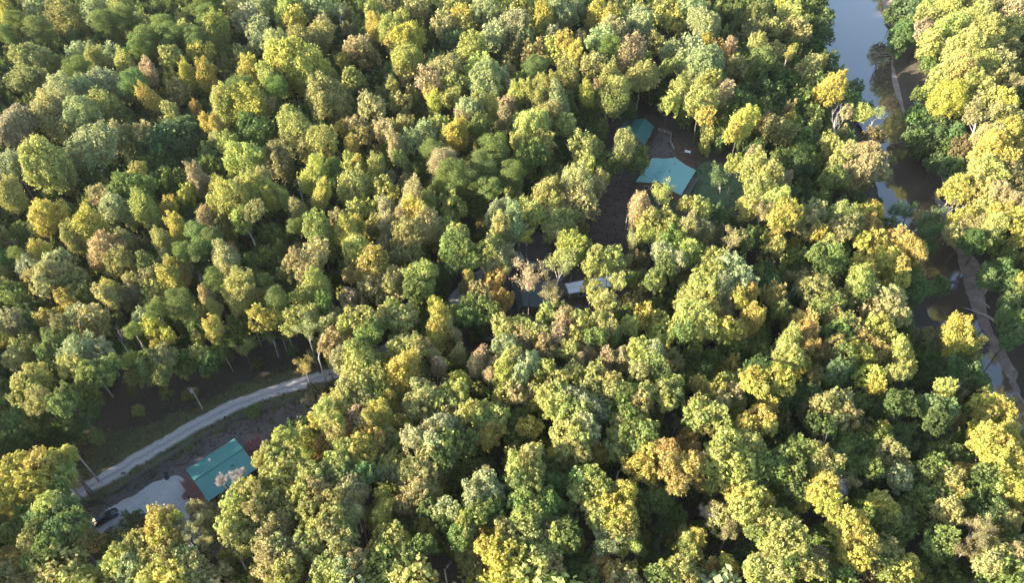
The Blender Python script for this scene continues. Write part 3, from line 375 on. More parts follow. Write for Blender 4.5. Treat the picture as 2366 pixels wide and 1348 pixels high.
150 150 160 lR;120 230 150 lR;190 230 180 lR;270 260 190 lR;300 100 160 tR;370 60 140 tR;250 50 130 yR;390 130 130 lR;460 80 140 gR;560 40 110 yR;600 140 120 yR;560 230 180 yR;470 290 150 yR;620 290 90 yR;430 320 160 lR;700 20 130 yR;700 120 150 gR;340 400 200 lR;280 470 200 lR;400 450 210 lR;480 400 180 lR;240 540 160 lR;340 570 190 lR;440 560 170 lR;560 530 170 gR;560 610 150 gR;310 680 130 lR;90 480 130 rR;70 560 130 rR;130 510 100 rR;60 360 130 rR;40 690 130 rR;150 660 140 rR;40 600 90 bR;230 690 90 lR;500 740 190 lR;430 780 150 yR;570 790 150 yR;640 740 150 gR;670 810 130 gR;470 860 150 lR;690 590 150 gR;780 520 190 gR;850 440 150 gR;760 610 180 gR;800 420 110 gR;850 410 60 rR;720 480 130 gR;950 470 170 oR;1010 530 150 oR;940 540 140 oR;1000 150 170 oR;1090 140 160 oR;1150 220 170 oR;900 190 150 bR;1080 250 140 oR;930 270 140 dR;1130 400 150 gR;1130 490 150 gR;1270 330 190 gR;1360 380 170 gR;1390 290 80 yR;1220 420 150 gR;1330 480 170 gR;1450 480 170 oR;1450 540 150 gR;1300 570 150 gR;1510 640 160 pR;1550 590 90 pR;1470 310 190 uS;1540 400 190 uS;1500 260 170 uS;1720 170 170 uR;1810 180 170 uR;1660 250 150 dR;1760 260 150 dR;1900 240 110 bR;1840 480 180 gR;1740 490 150 gR;1910 500 150 gR;1990 480 150 gR;1760 580 170 gR;1670 590 150 gR;1770 560 110 tR;1920 610 140 rR;1860 640 130 oR;1700 700 180 gR;1640 760 180 gR;1760 790 190 gR;1860 730 150 rR;1890 790 150 yR;1830 860 170 oR;1690 860 170 gR;1940 870 110 gR;1000 700 150 yR;950 740 140 yR;920 700 110 yR;850 800 100 yR;1030 800 130 yR;950 820 130 oR;1150 660 130 tS;1080 720 180 vS;1150 770 150 dS;920 620 120 yR;760 680 130 gR;820 730 130 dR;1370 800 150 yR;1420 860 130 yR;1300 860 170 gR;1400 930 180 gR;1500 900 130 gR;1540 980 180 gR;1450 1020 180 gR;1250 800 150 gR;1590 930 140 gS;1120 910 170 yR;1210 920 130 yR;1110 970 130 yR;1230 1000 130 yR;1200 1060 180 yR;1290 1090 170 yR;1130 1110 150 tR;1200 1170 170 yR;1110 1210 150 oR;1370 1110 170 oR;1380 1180 140 oR;1300 1230 170 oR;1400 1280 150 oR;1030 1100 130 gR;980 1040 160 gR;960 990 130 gR;650 930 160 lR;740 930 150 lR;590 960 140 lR;690 1010 170 lR;790 1020 150 lR;620 1060 150 lR;760 1110 190 lR;650 1150 160 lR;820 1150 150 yR;600 1240 200 lR;720 1240 190 lR;840 1240 170 lR;930 1220 150 lR;960 1160 130 kR;930 1280 150 lR;520 1010 110 gR;520 1270 130 lR;270 850 120 tR;290 930 150 tR;370 980 160 tS;250 970 160 tS;330 1030 150 tS;210 900 140 vS;40 990 110 lU;130 1040 110 yU;70 1080 110 lU;100 1180 150 oR;40 1240 150 lR;60 1290 120 lR;240 1220 90 rR;340 1220 110 yR;290 1280 110 oR;370 1270 90 yR;1480 1220 110 oR;1550 1200 110 yR;1560 1270 130 yR;1620 1280 150 gR;1500 1290 130 yR;1830 1020 120 gR;1760 1090 160 gR;1720 1150 150 gR;1830 1090 110 gR;1800 1160 120 gR;1990 1000 200 bS;2080 960 150 tS;2050 1090 190 bS;1950 1130 160 bS;2180 1030 150 rR;2240 1080 150 tR;2150 1150 170 tR;2270 1170 160 tR;2110 1220 170 tR;2220 1260 180 rR;2320 1140 90 yR;2310 1240 110 rR;2060 1250 130 bS;1950 1250 150 dR;2080 120 140 yR;2160 150 150 yR;2210 200 120 yR;2090 200 130 yR;2230 140 80 lR;2030 170 110 gR;2010 250 110 gR;2040 320 130 yR;2120 330 150 yR;2210 310 150 yR;2250 300 100 rR;2080 400 170 yR;2180 410 180 yR;2260 380 140 yR;2150 480 170 yR;2250 490 180 yR;2320 440 100 yR;2210 560 160 yR;2280 570 130 yR;2320 520 90 yR;2190 620 100 yR;2080 540 90 vB;2200 700 130 yR;2270 690 140 yR;2260 770 130 yR;2310 740 90 yR;2150 700 90 lR;2280 860 80 rR;2210 900 130 oR;2160 830 120 gR;2260 930 90 oR;2100 620 140 gR;2060 700 150 dR;2000 780 150 dR;2060 860 150 dR;1960 190 120 gR;1600 480 110 dR;1650 420 130 dR;1570 130 150 dR;1480 130 160 dR;1370 180 150 dR;1250 130 150 gR;1330 80 140 gR;1160 20 150 gR;1330 20 130 yR;830 110 120 dR;880 40 150 uR;1000 300 130 dR;1060 560 130 gR;1140 600 130 gR;1780 20 100 gR;1800 80 110 yR;2250 1000 80 dR
"""
# ------------------------------------------------------------------ read the traced crowns and gather them into trees
def parse(txt):
    out = []; ox = oy = 0
    for ln in txt.strip().splitlines():
        if ln.startswith('#T'): _, ox, oy = ln.split(); ox, oy = float(ox), float(oy); continue
        for e in ln.split(';'):
            if not e.strip(): continue
            x, y, wd, cf = e.split(); out.append([ox+float(x)/2.93, oy+float(y)/2.93, float(wd)/2.93, cf[0], cf[1]])
    return out
ent = parse(TREES)
keep = []
for e in ent:                                   # crowns seen in two overlapping crops count once
    if all(math.hypot(e[0]-k[0], e[1]-k[1]) > .42*min(e[2], k[2]) for k in keep): keep.append(e)
ent = keep
HCOL = {'d':.66,'g':.74,'u':.72,'b':.84,'o':.93,'e':.95,'w':.5}     # the darker crowns are the lower, overtopped ones
def place(px, py, wpx, form, hh=None, hc=1.0):
    """crown width, depth, tree height and the crown centre's place"""
    z = 12.0
    for _ in range(4):
        p = P(px, py, z); W = wpx/proj(p.x, p.y, z)[2]; g = gz(p.x, p.y)
        if form == 'U': W = max(2.0, W); D = 1.8*W+.8; H = hh or min(22, 11.5+1.9*W)*(.5+.5*hc)
        elif form == 'P': D = W*1.0; H = hh or 17+.5*W
        elif form == 'C': D = W*.85; H = D
        else: D = .86*W+1.2; H = hh or min(21, 10.8+.9*W)*hc
        z = g+H-D/2
    return W, D, H, P(px, py, z), g
for i, e in enumerate(ent): e.append(place(*e[:3], e[4], None, HCOL.get(e[3], 1.04)))
FAM = {'g':0,'d':0,'u':0,'e':0,'l':1,'p':1,'o':1,'y':2,'r':3,'t':4,'k':4,'b':4,'w':5,'v':6}
LIM = {'R':10.5,'U':5.5,'P':8.5,'S':9,'B':7,'C':3.5}
used = [False]*len(ent); trees = []
order = sorted(range(len(ent)), key=lambda i: -ent[i][5][0])
for i in order:
    if used[i]: continue
    used[i] = True; form = ent[i][4]; mem = [i]
    if form in 'RUS':
        cand = sorted((j for j in range(len(ent)) if not used[j] and ent[j][4] == form and abs(FAM[ent[j][3]]-FAM[ent[i][3]]) <= (1 if FAM[ent[i][3]] in (0,1) and FAM[ent[j][3]] in (0,1) else 0)),
                      key=lambda j: (ent[j][5][3]-ent[i][5][3]).length)
        for j in cand[:14]:
            pj, wj = ent[j][5][3], ent[j][5][0]
            near = min((pj-ent[k][5][3]).xy.length-(wj+ent[k][5][0])*.5 for k in mem)
            span = max((pj-ent[k][5][3]).xy.length+(wj+ent[k][5][0])/2 for k in mem)
            if near < -.05*wj and span < LIM[form]: mem.append(j); used[j] = True
    trees.append([form, mem])
print("crowns", len(ent), "trees", len(trees), {f: sum(t[0] == f for t in trees) for f in 'RUPSBC'})
# ------------------------------------------------------------------ ground, water, road and yards
def grid(name, xs, ys, zf, m):
    X, Y = np.meshgrid(xs, ys); Z = zf(X.ravel(), Y.ravel()); nx, ny = len(xs), len(ys)
    V = np.stack([X.ravel(), Y.ravel(), Z], 1); i = (np.arange(ny-1)[:,None]*nx+np.arange(nx-1)[None]).ravel()
    F = np.stack([i, i+1, i+nx+1, i+nx], 1); me = bpy.data.meshes.new(name)
    me.vertices.add(len(V)); me.vertices.foreach_set("co", V.astype(np.float32).ravel())
    me.loops.add(F.size); me.loops.foreach_set("vertex_index", F.astype(np.int32).ravel())
    me.polygons.add(len(F)); me.polygons.foreach_set("loop_start", np.arange(0, F.size, 4, dtype=np.int32)); me.polygons.foreach_set("use_smooth", np.ones(len(F), bool))
    me.materials.append(m); me.update(calc_edges=True); me.validate(); return link(bpy.data.objects.new(name, me))
xs = np.concatenate([np.arange(-900,-150,30), np.arange(-150,60,5), np.arange(60,190,1.25), np.arange(190,300,6), np.arange(300,1000,30)])
ys = np.concatenate([np.arange(-300,20,20), np.arange(20,330,1.5), np.arange(330,1500,30)])
g = grid("ground", xs, ys, ground_z, M['floor']); tag(g, kind='structure')
def strip(name, A, B, zf, m, kind='structure', uvm=False):
    me = bpy.data.meshes.new(name); v = []; f = []
    for i, (a, b) in enumerate(zip(A, B)): v += [(a[0],a[1],zf(a)), (b[0],b[1],zf(b))]
    for i in range(len(A)-1): f.append((2*i+1, 2*i+3, 2*i+2, 2*i))
    me.from_pydata(v, [], f); me.materials.append(m)
    if uvm:
        ul = me.uv_layers.new(name="UVMap")
        for lp in me.loops: ul.data[lp.index].uv = (lp.vertex_index % 2, lp.vertex_index//2)
    me.update(); o = link(bpy.data.objects.new(name, me)); tag(o, kind=kind); return o
nrm = (rr-rl)/np.linalg.norm(rr-rl, axis=1)[:,None]
strip("river_water", rl-nrm*2.5, rr+nrm*2.5, lambda a: WZ, M['water'])
# the pale sand of the far bank, a lip just above the water
A = rr-nrm*.3; wv = np.array([2.6+1.1*math.sin(i*.23)+.8*math.sin(i*.71+1) for i in range(len(rr))]); rows = [A+nrm*(wv*t)[:,None] for t in np.linspace(0, 1, 7)]
v=[]; f=[]
for k, r in enumerate(rows):
    for i, p in enumerate(r): jx, jy = ((random.gauss(0,.45), random.gauss(0,.6)) if k in (0,6) else (random.uniform(-.15,.15), 0)); v.append((p[0]+jx, p[1]+jy, gz(p[0]+jx,p[1]+jy)+.10))
n_ = len(rr)
for k in range(6):
    for i in range(n_-1): f.append((k*n_+i, (k+1)*n_+i, (k+1)*n_+i+1, k*n_+i+1))
me = bpy.data.meshes.new("sand_bank"); me.from_pydata(v, [], [q[::-1] for q in f]); me.materials.append(M['sand']); me.update(); tag(link(bpy.data.objects.new("sand_bank", me)), kind='structure')
def smooth_line(pts, n=3):
    pts = [np.array(p, float) for p in pts]
    for _ in range(n):
        q = [pts[0]]
        for a, b in zip(pts[:-1], pts[1:]): q += [a*.75+b*.25, a*.25+b*.75]
        pts = q+[pts[-1]]
    return np.array(pts)
def ribbon(name, px, width, z, m, jit=.22):
    c = smooth_line([P(a,b,0)[:2] for a,b in px])
    L = np.concatenate([[0], np.cumsum(np.linalg.norm(np.diff(c, axis=0), axis=1))]); s = np.arange(0, L[-1], .5)
    c = np.stack([np.interp(s, L, c[:,0]), np.interp(s, L, c[:,1])], 1)
    t = np.gradient(c, axis=0); t /= np.linalg.norm(t, axis=1)[:,None]; nn_ = np.stack([-t[:,1], t[:,0]], 1)
    r = np.random.default_rng(len(px)); j1, j2 = r.normal(size=(2, len(c)))*jit
    k = np.array([.25,.5,.25]); j1 = np.convolve(j1, k, 'same'); j2 = np.convolve(j2, k, 'same')
    strip(name, c+nn_*(width/2+j1)[:,None], c-nn_*(width/2+j2)[:,None], lambda a: z, m, 'structure', True); return c
def sheet(name, px, z, m, jit=.35, step=.5):
    pts = [np.array(P(a,b,0)[:2]) for a,b in px]; out = []; r = np.random.default_rng(len(px)+int(z*1000))
    for a, b in zip(pts, pts[1:]+pts[:1]):
        n = max(1, int(np.linalg.norm(b-a)/step))
        for k in range(n): out.append(a+(b-a)*k/n)
    o = np.array(out); j = r.normal(size=o.shape)*jit; j = (j+np.roll(j,1,0)+np.roll(j,-1,0))/2; o = o+j
    tri = tessellate_polygon([[Vector((p[0],p[1],0)) for p in o]])
    me = bpy.data.meshes.new(name); me.from_pydata([(p[0],p[1],z) for p in o], [], [tuple(t) for t in tri]); me.materials.append(m); me.update()
    bm = bmesh.new(); bm.from_mesh(me); bmesh.ops.recalc_face_normals(bm, faces=bm.faces)
    for f_ in bm.faces:
        if f_.normal.z < 0: f_.normal_flip()
    bm.to_mesh(me); bm.free(); ob = link(bpy.data.objects.new(name, me)); tag(ob, kind='structure'); return o
sheet("road_verge", [(120,1130),(180,1085),(235,1000),(330,985),(430,945),(540,895),(640,862),(750,850),(790,880),(745,905),(660,935),(560,975),(470,1020),(380,1072),(290,1125),(180,1185),(110,1190)], .012, M['verge'], .6)
sheet("yard_dirt", [(165,1195),(280,1130),(400,1060),(500,1002),(620,950),(700,925),(770,930),(760,985),(690,1010),(640,1040),(610,1110),(560,1150),(500,1210),(470,1290),(420,1240),(330,1235),(250,1265),(190,1240)], .016, M['dirt'], .6)
sheet("gravel_lot", [(208,1207),(262,1170),(300,1150),(345,1125),(385,1102),(412,1100),(424,1118),(436,1140),(446,1165),(442,1200),(470,1250),(440,1285),(400,1240),(350,1190),(300,1192),(262,1214),(232,1240)], .024, M['gravel'], .3)
ROAD1 = [(-160,1330),(-60,1262),(10,1222),(90,1184),(165,1148),(250,1103),(330,1056),(400,1014),(480,969),(560,930),(650,899),(720,880),(790,858),(870,820),(960,772),(1030,722),(1062,680),(1085,650),(1120,630),(1170,612),(1205,590),(1240,565)]
rc1 = ribbon("gravel_road", ROAD1, 3.5, .032, M['road'])
sheet("litter_clearing", [(1330,420),(1420,395),(1475,440),(1480,520),(1440,580),(1380,580),(1330,520)], .012, M['litter'], .5)
sheet("house_lawn", [(1480,455),(1590,450),(1610,385),(1640,370),(1720,400),(1730,450),(1700,520),(1640,520),(1560,480)], .012, M['lawn'], .6)
sheet("upper_yard", [(1380,330),(1430,270),(1510,262),(1560,310),(1610,350),(1600,395),(1480,400),(1420,380)], .012, M['litter'], .6)
sheet("centre_yard", [(1085,640),(1180,600),(1210,540),(1260,535),(1275,580),(1290,640),(1320,690),(1400,740),(1330,790),(1240,740),(1170,720),(1100,710)], .016, M['dirt'], .6)
sheet("gravel_turnaround", [(1195,575),(1205,548),(1240,535),(1262,548),(1265,575),(1245,600),(1215,600)], .036, M['dirt'], .3)
sheet("white_roof_yard", [(1290,700),(1330,640),(1450,620),(1500,680),(1560,720),(1500,760),(1400,730)], .020, M['litter'], .6)

# ------------------------------------------------------------------ buildings
def rect_frame(a, b, c):
    """corner points of an eaves rectangle (far left, far right, near right) -> centre, turn, length along a-b, width along b-c"""
    l = (b-a).xy.length; wdt = (c-b).xy.length; rz = math.atan2((b-a).y, (b-a).x); ctr = (a+c)/2
    return Vector((ctr.x, ctr.y, 0)), rz, l, wdt
def slope(mb, p0, p1, p2, p3, th=.07, rib=.5, ribh=.045):
    """one roof plane p0-p1 along the eaves, p3-p2 along the ridge, with standing seams"""
    p0,p1,p2,p3 = map(Vector, (p0,p1,p2,p3)); n = (p1-p0).cross(p3-p0).normalized()
    if n.z < 0: n = -n
    lo = [p-n*th for p in (p0,p1,p2,p3)]; mb.add([p0,p1,p2,p3]+lo, [(0,1,2,3),(7,6,5,4),(0,4,5,1),(1,5,6,2),(2,6,7,3),(3,7,4,0)])
    k = int((p1-p0).length/rib)
    for i in range(k+1):
        t = (i+.5)/(k+1); a = p0.lerp(p1, t); b = p3.lerp(p2, t); u = (p1-p0).normalized()*.022
        mb.add([a-u,a+u,b+u,b-u,a-u+n*ribh,a+u+n*ribh,b+u+n*ribh,b-u+n*ribh], [(4,5,6,7),(0,1,5,4),(1,2,6,5),(2,3,7,6),(3,0,4,7)])
def gable(root, L, prof, m, wallm, eave_inset=.45, base=0.0):
    """L along local x (ridge), prof = [(y,z)...] across; builds roof, walls, windows, door"""
    r = MB(); cap = MB()
    for (y0,z0),(y1,z1) in zip(prof[:-1], prof[1:]):
        lo, hi = ((y0,z0),(y1,z1)) if z0 < z1 else ((y1,z1),(y0,z0))
        slope(r, (-L/2,lo[0],lo[1]), (L/2,lo[0],lo[1]), (L/2,hi[0],hi[1]), (-L/2,hi[0],hi[1]))
    yr, zr = max(prof, key=lambda p: p[1])
    ro = r.build("roof", m, root)
    cap.tube([(-L/2-.03,yr,zr+.03),(L/2+.03,yr,zr+.03)], [.13,.13], 6); cap.build("ridge_cap", m, ro)
    wl = MB(); x = L/2-eave_inset; ya, yb = prof[0][0]+eave_inset, prof[-1][0]-eave_inset
    def zat(y):
        for (y0,z0),(y1,z1) in zip(prof[:-1], prof[1:]):
            if y0 <= y <= y1: return z0+(z1-z0)*(y-y0)/(y1-y0)-.12
    ysn = [ya]+[p[0] for p in prof[1:-1]]+[yb]; ring_ = [(ya,base)]+[(y,zat(y)) for y in ysn]+[(yb,base)]
    nn2 = len(ring_); v = [(-x,y,z) for y,z in ring_]+[(x,y,z) for y,z in ring_]
    wl.add(v, [tuple(range(nn2)), tuple(range(2*nn2-1, nn2-1, -1))]+[(i,(i+1)%nn2,nn2+(i+1)%nn2,nn2+i) for i in (0, nn2-2, nn2-1)])
    wl.build("wall", wallm, root)
    def window(cx, cy, ax):
        f_ = MB(); p_ = MB()
        if ax == 'y':
            s = 1 if cy > 0 else -1; f_.box(cx-.6,cx+.6,min(cy,cy+s*.05),max(cy,cy+s*.05),1.0,2.2); p_.box(cx-.5,cx+.5,min(cy+s*.05,cy+s*.06),max(cy+s*.05,cy+s*.06),1.1,2.1)
        else:
            s = 1 if cx > 0 else -1; f_.box(min(cx,cx+s*.05),max(cx,cx+s*.05),cy-.6,cy+.6,1.0,2.2); p_.box(min(cx+s*.05,cx+s*.06),max(cx+s*.05,cx+s*.06),cy-.5,cy+.5,1.1,2.1)
        f = f_.build("window", M['white'], root); p_.build("pane", M['glass'], f)
    for sx_ in (-1,1):
        for yy in (ya*.55, yb*.55): window(sx_*x, yy, 'x')
    for cx_ in (-L*.25, L*.25):
        window(cx_, ya, 'y'); window(cx_, yb, 'y')
    d = MB(); d.box(-.45,.45,ya-.05,ya,0.05,2.05); d.build("door", M['wood'], root)
    return ro
def deck(root, x0, x1, y0, y1, h, rails='', m=None, name="deck", steps=None):
    b = MB(); n = max(2, int((x1-x0)/.15)); wdt = (x1-x0)/n
    for i in range(n): b.box(x0+i*wdt, x0+(i+1)*wdt-.012, y0, y1, h-.04, h)
    b.box(x0,x1,y0,y0+.05,h-.25,h-.045); b.box(x0,x1,y1-.05,y1,h-.25,h-.045)
    for xx in (x0+.1, x1-.2):
        for yy in np.linspace(y0+.1, y1-.2, 4): b.box(xx,xx+.1,yy,yy+.1,0,h-.045)
    o = b.build(name, m or M['deck'], root)
    rm_ = MB()
    def run(ax, c, a, e):
        k = max(2, int((e-a)/1.5)+1)
        for t in np.linspace(a+.05, e-.05, k):
            if ax == 'x': rm_.box(t-.05,t+.05,c-.05,c+.05,h,h+1.0)
            else: rm_.box(c-.05,c+.05,t-.05,t+.05,h,h+1.0)
        for zz in (.25,.5,.75,1.0):
            if ax == 'x': rm_.box(a,e,c-.03-.04*(zz==1),c+.03+.04*(zz==1),h+zz-.04+.003,h+zz+.003)
            else: rm_.box(c-.03-.04*(zz==1),c+.03+.04*(zz==1),a,e,h+zz-.04+.003,h+zz+.003)
    for s in rails:
        if s == 'w': run('y', x0+.06, y0, y1)
        if s == 'e': run('y', x1-.06, y0, y1)
        if s == 's': run('x', y0+.06, x0, x1)
        if s == 'n': run('x', y1-.06, x0, x1)
    if rails: rm_.build("railing", m or M['deck'], o)
    if steps:
        st = MB(); x, y, dx_ = steps
        for k in range(4): st.box(x+dx_*k*.28-(.28 if dx_<0 else 0), x+dx_*k*.28+(.28 if dx_>0 else 0), y-.6, y+.6, h-(k+1)*h/5-.05, h-(k+1)*h/5)
        st.build("steps", m or M['deck'], root)
    return o
LAND = []     # landmarks for telling trees apart: (name in a label, picture x, y)
# --- cabin beside the gravel lot
A_, B_, C_ = P(432,1084,3.3), P(544,1012,3.3), P(593,1084,3.3)
ctr, rz, l, wd = rect_frame(A_, B_, C_)
cab = empty("cabin", ctr, rz); tag(cab, "teal metal roofed cabin with a red deck beside the pale gravel lot", "cabin")
ro = gable(cab, l, [(-wd/2,3.3),(.35,4.4),(wd/2,3.3)], M['teal'], M['wood'])
MB().tube([(-.9,wd*.25,3.7),(-.9,wd*.25,4.9)], [.13,.13], 8).tube([(-.9,wd*.25,4.9),(-.9,wd*.25,5.12)], [.28,.07], 8).build("vent_pipe", M['white'], ro)
MB().box(1.5,1.9,-1.4,-1.1,3.9,4.35).build("roof_vent", M['teal'], ro)
deck(cab, -l/2-2.0, -l/2+.38, -wd/2+.1, wd/2-.2, .9, 'w', steps=(-l/2-2.0, wd*.18, -1))
deck(cab, l/2-.38, l/2+2.2, -wd/2+.3, wd/2-1.2, .9, 'es')
LAND.append(("gravel lot's teal cabin", 512, 1088))
o = empty("raised_deck", P(592,1033,0), rz); tag(o, "small red railed deck just behind the gravel lot cabin", "deck")
deck(o, -1.7, 1.7, -1.2, 1.2, .6, 'nesw'); 
# --- big house near the river
fl, fr, nr = P(1503,363,3.0), P(1604,392,3.0), P(1578,452,3.0)
ctr, rz, wd, l = rect_frame(fl, fr, nr)
hs = empty("house", ctr, rz-math.pi/2); tag(hs, "large house with a light teal metal roof beside the lawn", "house")
# local x = along the ridge (away from the camera at +x turned), local y = across
ro = gable(hs, l, [(-wd/2,2.9),(-wd*.22,3.85),(0,5.2),(wd*.24,3.8),(wd/2,2.9)], M['teal_light'], M['log'])
for x_, y_, z_ in ((-l*.30,.9,4.75),(l*.02,.8,4.85),(l*.22,.9,4.75),(l*.10,-1.6,4.3)):
    MB().tube([(x_,y_,z_-.1),(x_,y_,z_+.42)], [.11,.11], 8).build("vent_pipe", M['dark'], ro)
deck(hs, -l/2-3.6, -l/2+.4, wd*.10, wd*.40, .8, 'ns', M['deck'])
deck(hs, -l*.45, l*.45, wd/2-.4, wd/2+1.3, .8, 'n', M['grey_wood'], "porch")
LAND.append(("light teal roofed house", 1540, 410))
b = MB(); b.box(-.9,.9,-.25,.25,.40,.47)
o = empty("bench", P(1588,354,.83), rz+.05); tag(o, "white bench at the end of the house's red deck", "bench")
b = MB(); b.box(-.9,.9,-.22,.22,.40,.46); b.build("seat", M['white'], o)
MB().box(-.9,.9,.20,.26,.5,.9).build("backrest", M['white'], o)
for sx_ in (-.75,.75): MB().box(sx_-.04,sx_+.04,-.2,.2,0,.40).build("leg", M['white'], o)
# --- darker house behind it
rl_, rg, nr = P(1439,276,3.0), P(1507,291,3.0), P(1494,336,3.0)
ctr, rz, wd, l = rect_frame(rl_, rg, nr)
h3 = empty("house", ctr, rz-math.pi/2); tag(h3, "house with a dark weathered teal gable roof half hidden by trees", "house")
ro = gable(h3, l, [(-wd/2,3.0),(wd*.16,5.0),(wd/2,3.0)], M['teal_dark'], M['log'])
MB().tube([(-l*.2,1.6,4.0),(-l*.2,1.6,4.8)], [.14,.14], 8).build("vent_pipe", M['metal'], ro)
LAND.append(("dark teal house roof", 1465, 305))
def rail_fence(name, pts, label, m, h=1.1, cat="fence", rails=(.35,.7,1.05), every=1.8):
    o = empty(name, (*pts[0][:2], 0)); base = Vector((*pts[0][:2],0)); pts = [Vector((*p[:2],0))-base for p in pts]
    tag(o, label, cat); rb_ = MB(); pb = []
    for a, b in zip(pts[:-1], pts[1:]):
        d = (b-a); n = max(1, round(d.length/every)); u = d.normalized(); s = Vector((-u.y,u.x,0))*.025
        for zz in rails:
            vs = [a-s,b-s,b+s,a+s]; rb_.add([v+Vector((0,0,zz-.09)) for v in vs]+[v+Vector((0,0,zz)) for v in vs], [(3,2,1,0),(4,5,6,7),(0,1,5,4),(1,2,6,5),(2,3,7,6),(3,0,4,7)])
        for k in range(n): pb.append(a+d*k/n)
    pb.append(pts[-1]); rb_.build("rail", m, o)
    for p in pb: MB().box(p.x-.07,p.x+.07,p.y-.07,p.y+.07,0,h+.05).build("post", m, o)
    return o
rail_fence("railing", [P(1521,302,0), P(1550,312,0), P(1549,330,0), P(1557,347,0)], "pale timber railing around the bare yard between the two teal houses", M['pale_wood'], 1.0, "railing")
sheet("terrace_dirt", [(1513,318),(1524,304),(1550,314),(1555,345),(1562,360),(1520,366),(1502,352)], .022, M['dirt'], .3)
# --- house and shed in the middle of the trees
a, b_, c = P(1188,655,2.9), P(1258,650,2.9), P(1266,712,2.9)
ctr, rz, wd, l = rect_frame(a, b_, c)
h4 = empty("cottage", ctr, rz-math.pi/2); tag(h4, "grey-green roofed cottage under the pale bare limbed trees", "cottage")
ro = gable(h4, l, [(-wd/2,2.9),(-wd*.30,4.1),(wd/2,2.9)], M['teal_grey'], M['log'])
r2 = MB(); slope(r2, (-l/2,wd/2+1.1,2.55), (l/2,wd/2+1.1,2.55), (l/2,wd/2-.05,2.86), (-l/2,wd/2-.05,2.86)); r2.build("porch_roof", M['teal'], h4)
for x_ in np.linspace(-l/2+.3, l/2-.3, 4): MB().box(x_-.06,x_+.06,wd/2+.88,wd/2+1.0,0,2.5).build("porch_post", M['wood'], h4)
LAND.append(("grey-green cottage roof", 1225, 685))
a, b_, c = P(1208,606,2.4), P(1236,603,2.4), P(1240,617,2.4)
ctr, rz, l, wd = rect_frame(a, b_, c)
sh = empty("shed", ctr, rz); tag(sh, "little shed with a teal roof beside the gravel turnaround", "shed"); gable(sh, l, [(-wd/2,2.3),(0,3.0),(wd/2,2.3)], M['teal'], M['wood'], .25)
# --- long white-roofed trailer home
a, b_, c = P(1306,654,3.0), P(1421,633,3.0), P(1430,656,3.0)
ctr, rz, l, wd = rect_frame(a, b_, c)
tr_ = empty("trailer_home", ctr, rz); tag(tr_, "long narrow trailer home with a white metal roof under trees", "trailer")
gable(tr_, l, [(-wd/2,2.75),(0,3.15),(wd/2,2.75)], M['white_roof'], M['siding'], .25, .5)
for x_ in np.linspace(-l/2+.8, l/2-.8, 5): MB().box(x_-.2,x_+.2,-wd/2+.3,wd/2-.3,0,.5).build("pier", M['grey_wood'], tr_)
deck(tr_, -1.4, 1.4, -wd/2-2.2, -wd/2+.06, .5, 's', M['grey_wood'])
LAND.append(("white trailer roof", 1360, 655))
o = empty("footbridge", P(1121,787,0), .12); tag(o, "weathered grey plank footbridge in the shade below the cottage", "footbridge")
b = MB()
for k in range(12): b.box(-1.5+k*.25,-1.5+k*.25+.22,-.6,.6,.42,.47)
b.build("planks", M['grey_wood'], o)
for s in (-1,1):
    MB().box(-1.55,1.55,s*.5-.06,s*.5+.06,.25,.417).build("beam", M['grey_wood'], o)
    b = MB(); b.box(-1.55,1.55,s*.62-.04,s*.62+.04,1.05,1.12)
    for x_ in (-1.45,0,1.45): b.box(x_-.05,x_+.05,s*.62-.05,s*.62+.05,0,1.05)
    b.build("handrail", M['grey_wood'], o)
# --- fence along the road, poles
rail_fence("board_fence", [P(a,b,0) for a,b in smooth_line([(258,1142),(330,1098),(400,1053),(470,1012),(540,976),(610,948),(690,925)], 1)], "weathered grey board fence following the lower side of the gravel road", M['grey_wood'], 1.25, "fence", (.3,.55,.8,1.05,1.28), 2.4)
LAND.append(("board fence", 540, 976))
o = empty("utility_pole", P(468,946,0)); tag(o, "grey utility pole with a pale transformer on the verge behind the road", "utility pole")
MB().tube([(0,0,-.5),(0,0,4),(0,0,7.4)], [.16,.14,.11], 8).build("pole", M['pale_wood'], o)
MB().tube([(-.30,-.1,5.75),(-.30,-.1,5.8),(-.30,-.1,6.55),(-.30,-.1,6.62)], [.16,.25,.25,.12], 10).build("transformer", M['metal'], o)
b = MB(); b.box(-.75,.75,-.05,.05,6.95,7.07); b.build("crossarm", M['pale_wood'], o)
for x_ in (-.6,.6): MB().tube([(x_,0,7.07),(x_,0,7.25)], [.04,.05], 6).build("insulator", M['white'], o)
LAND.append(("utility pole", 455, 925))
o = empty("wooden_pole", P(1444,532,0)); tag(o, "slender pale wooden pole at the edge of the dark clearing", "pole")
MB().tube([(0,0,-.3),(.02,0,3.5),(.05,.02,7.4)], [.13,.11,.08], 7).build("shaft", M['pale_wood'], o); MB().box(-.35,.35,-.04,.04,6.6,6.7).build("crossarm", M['pale_wood'], o)
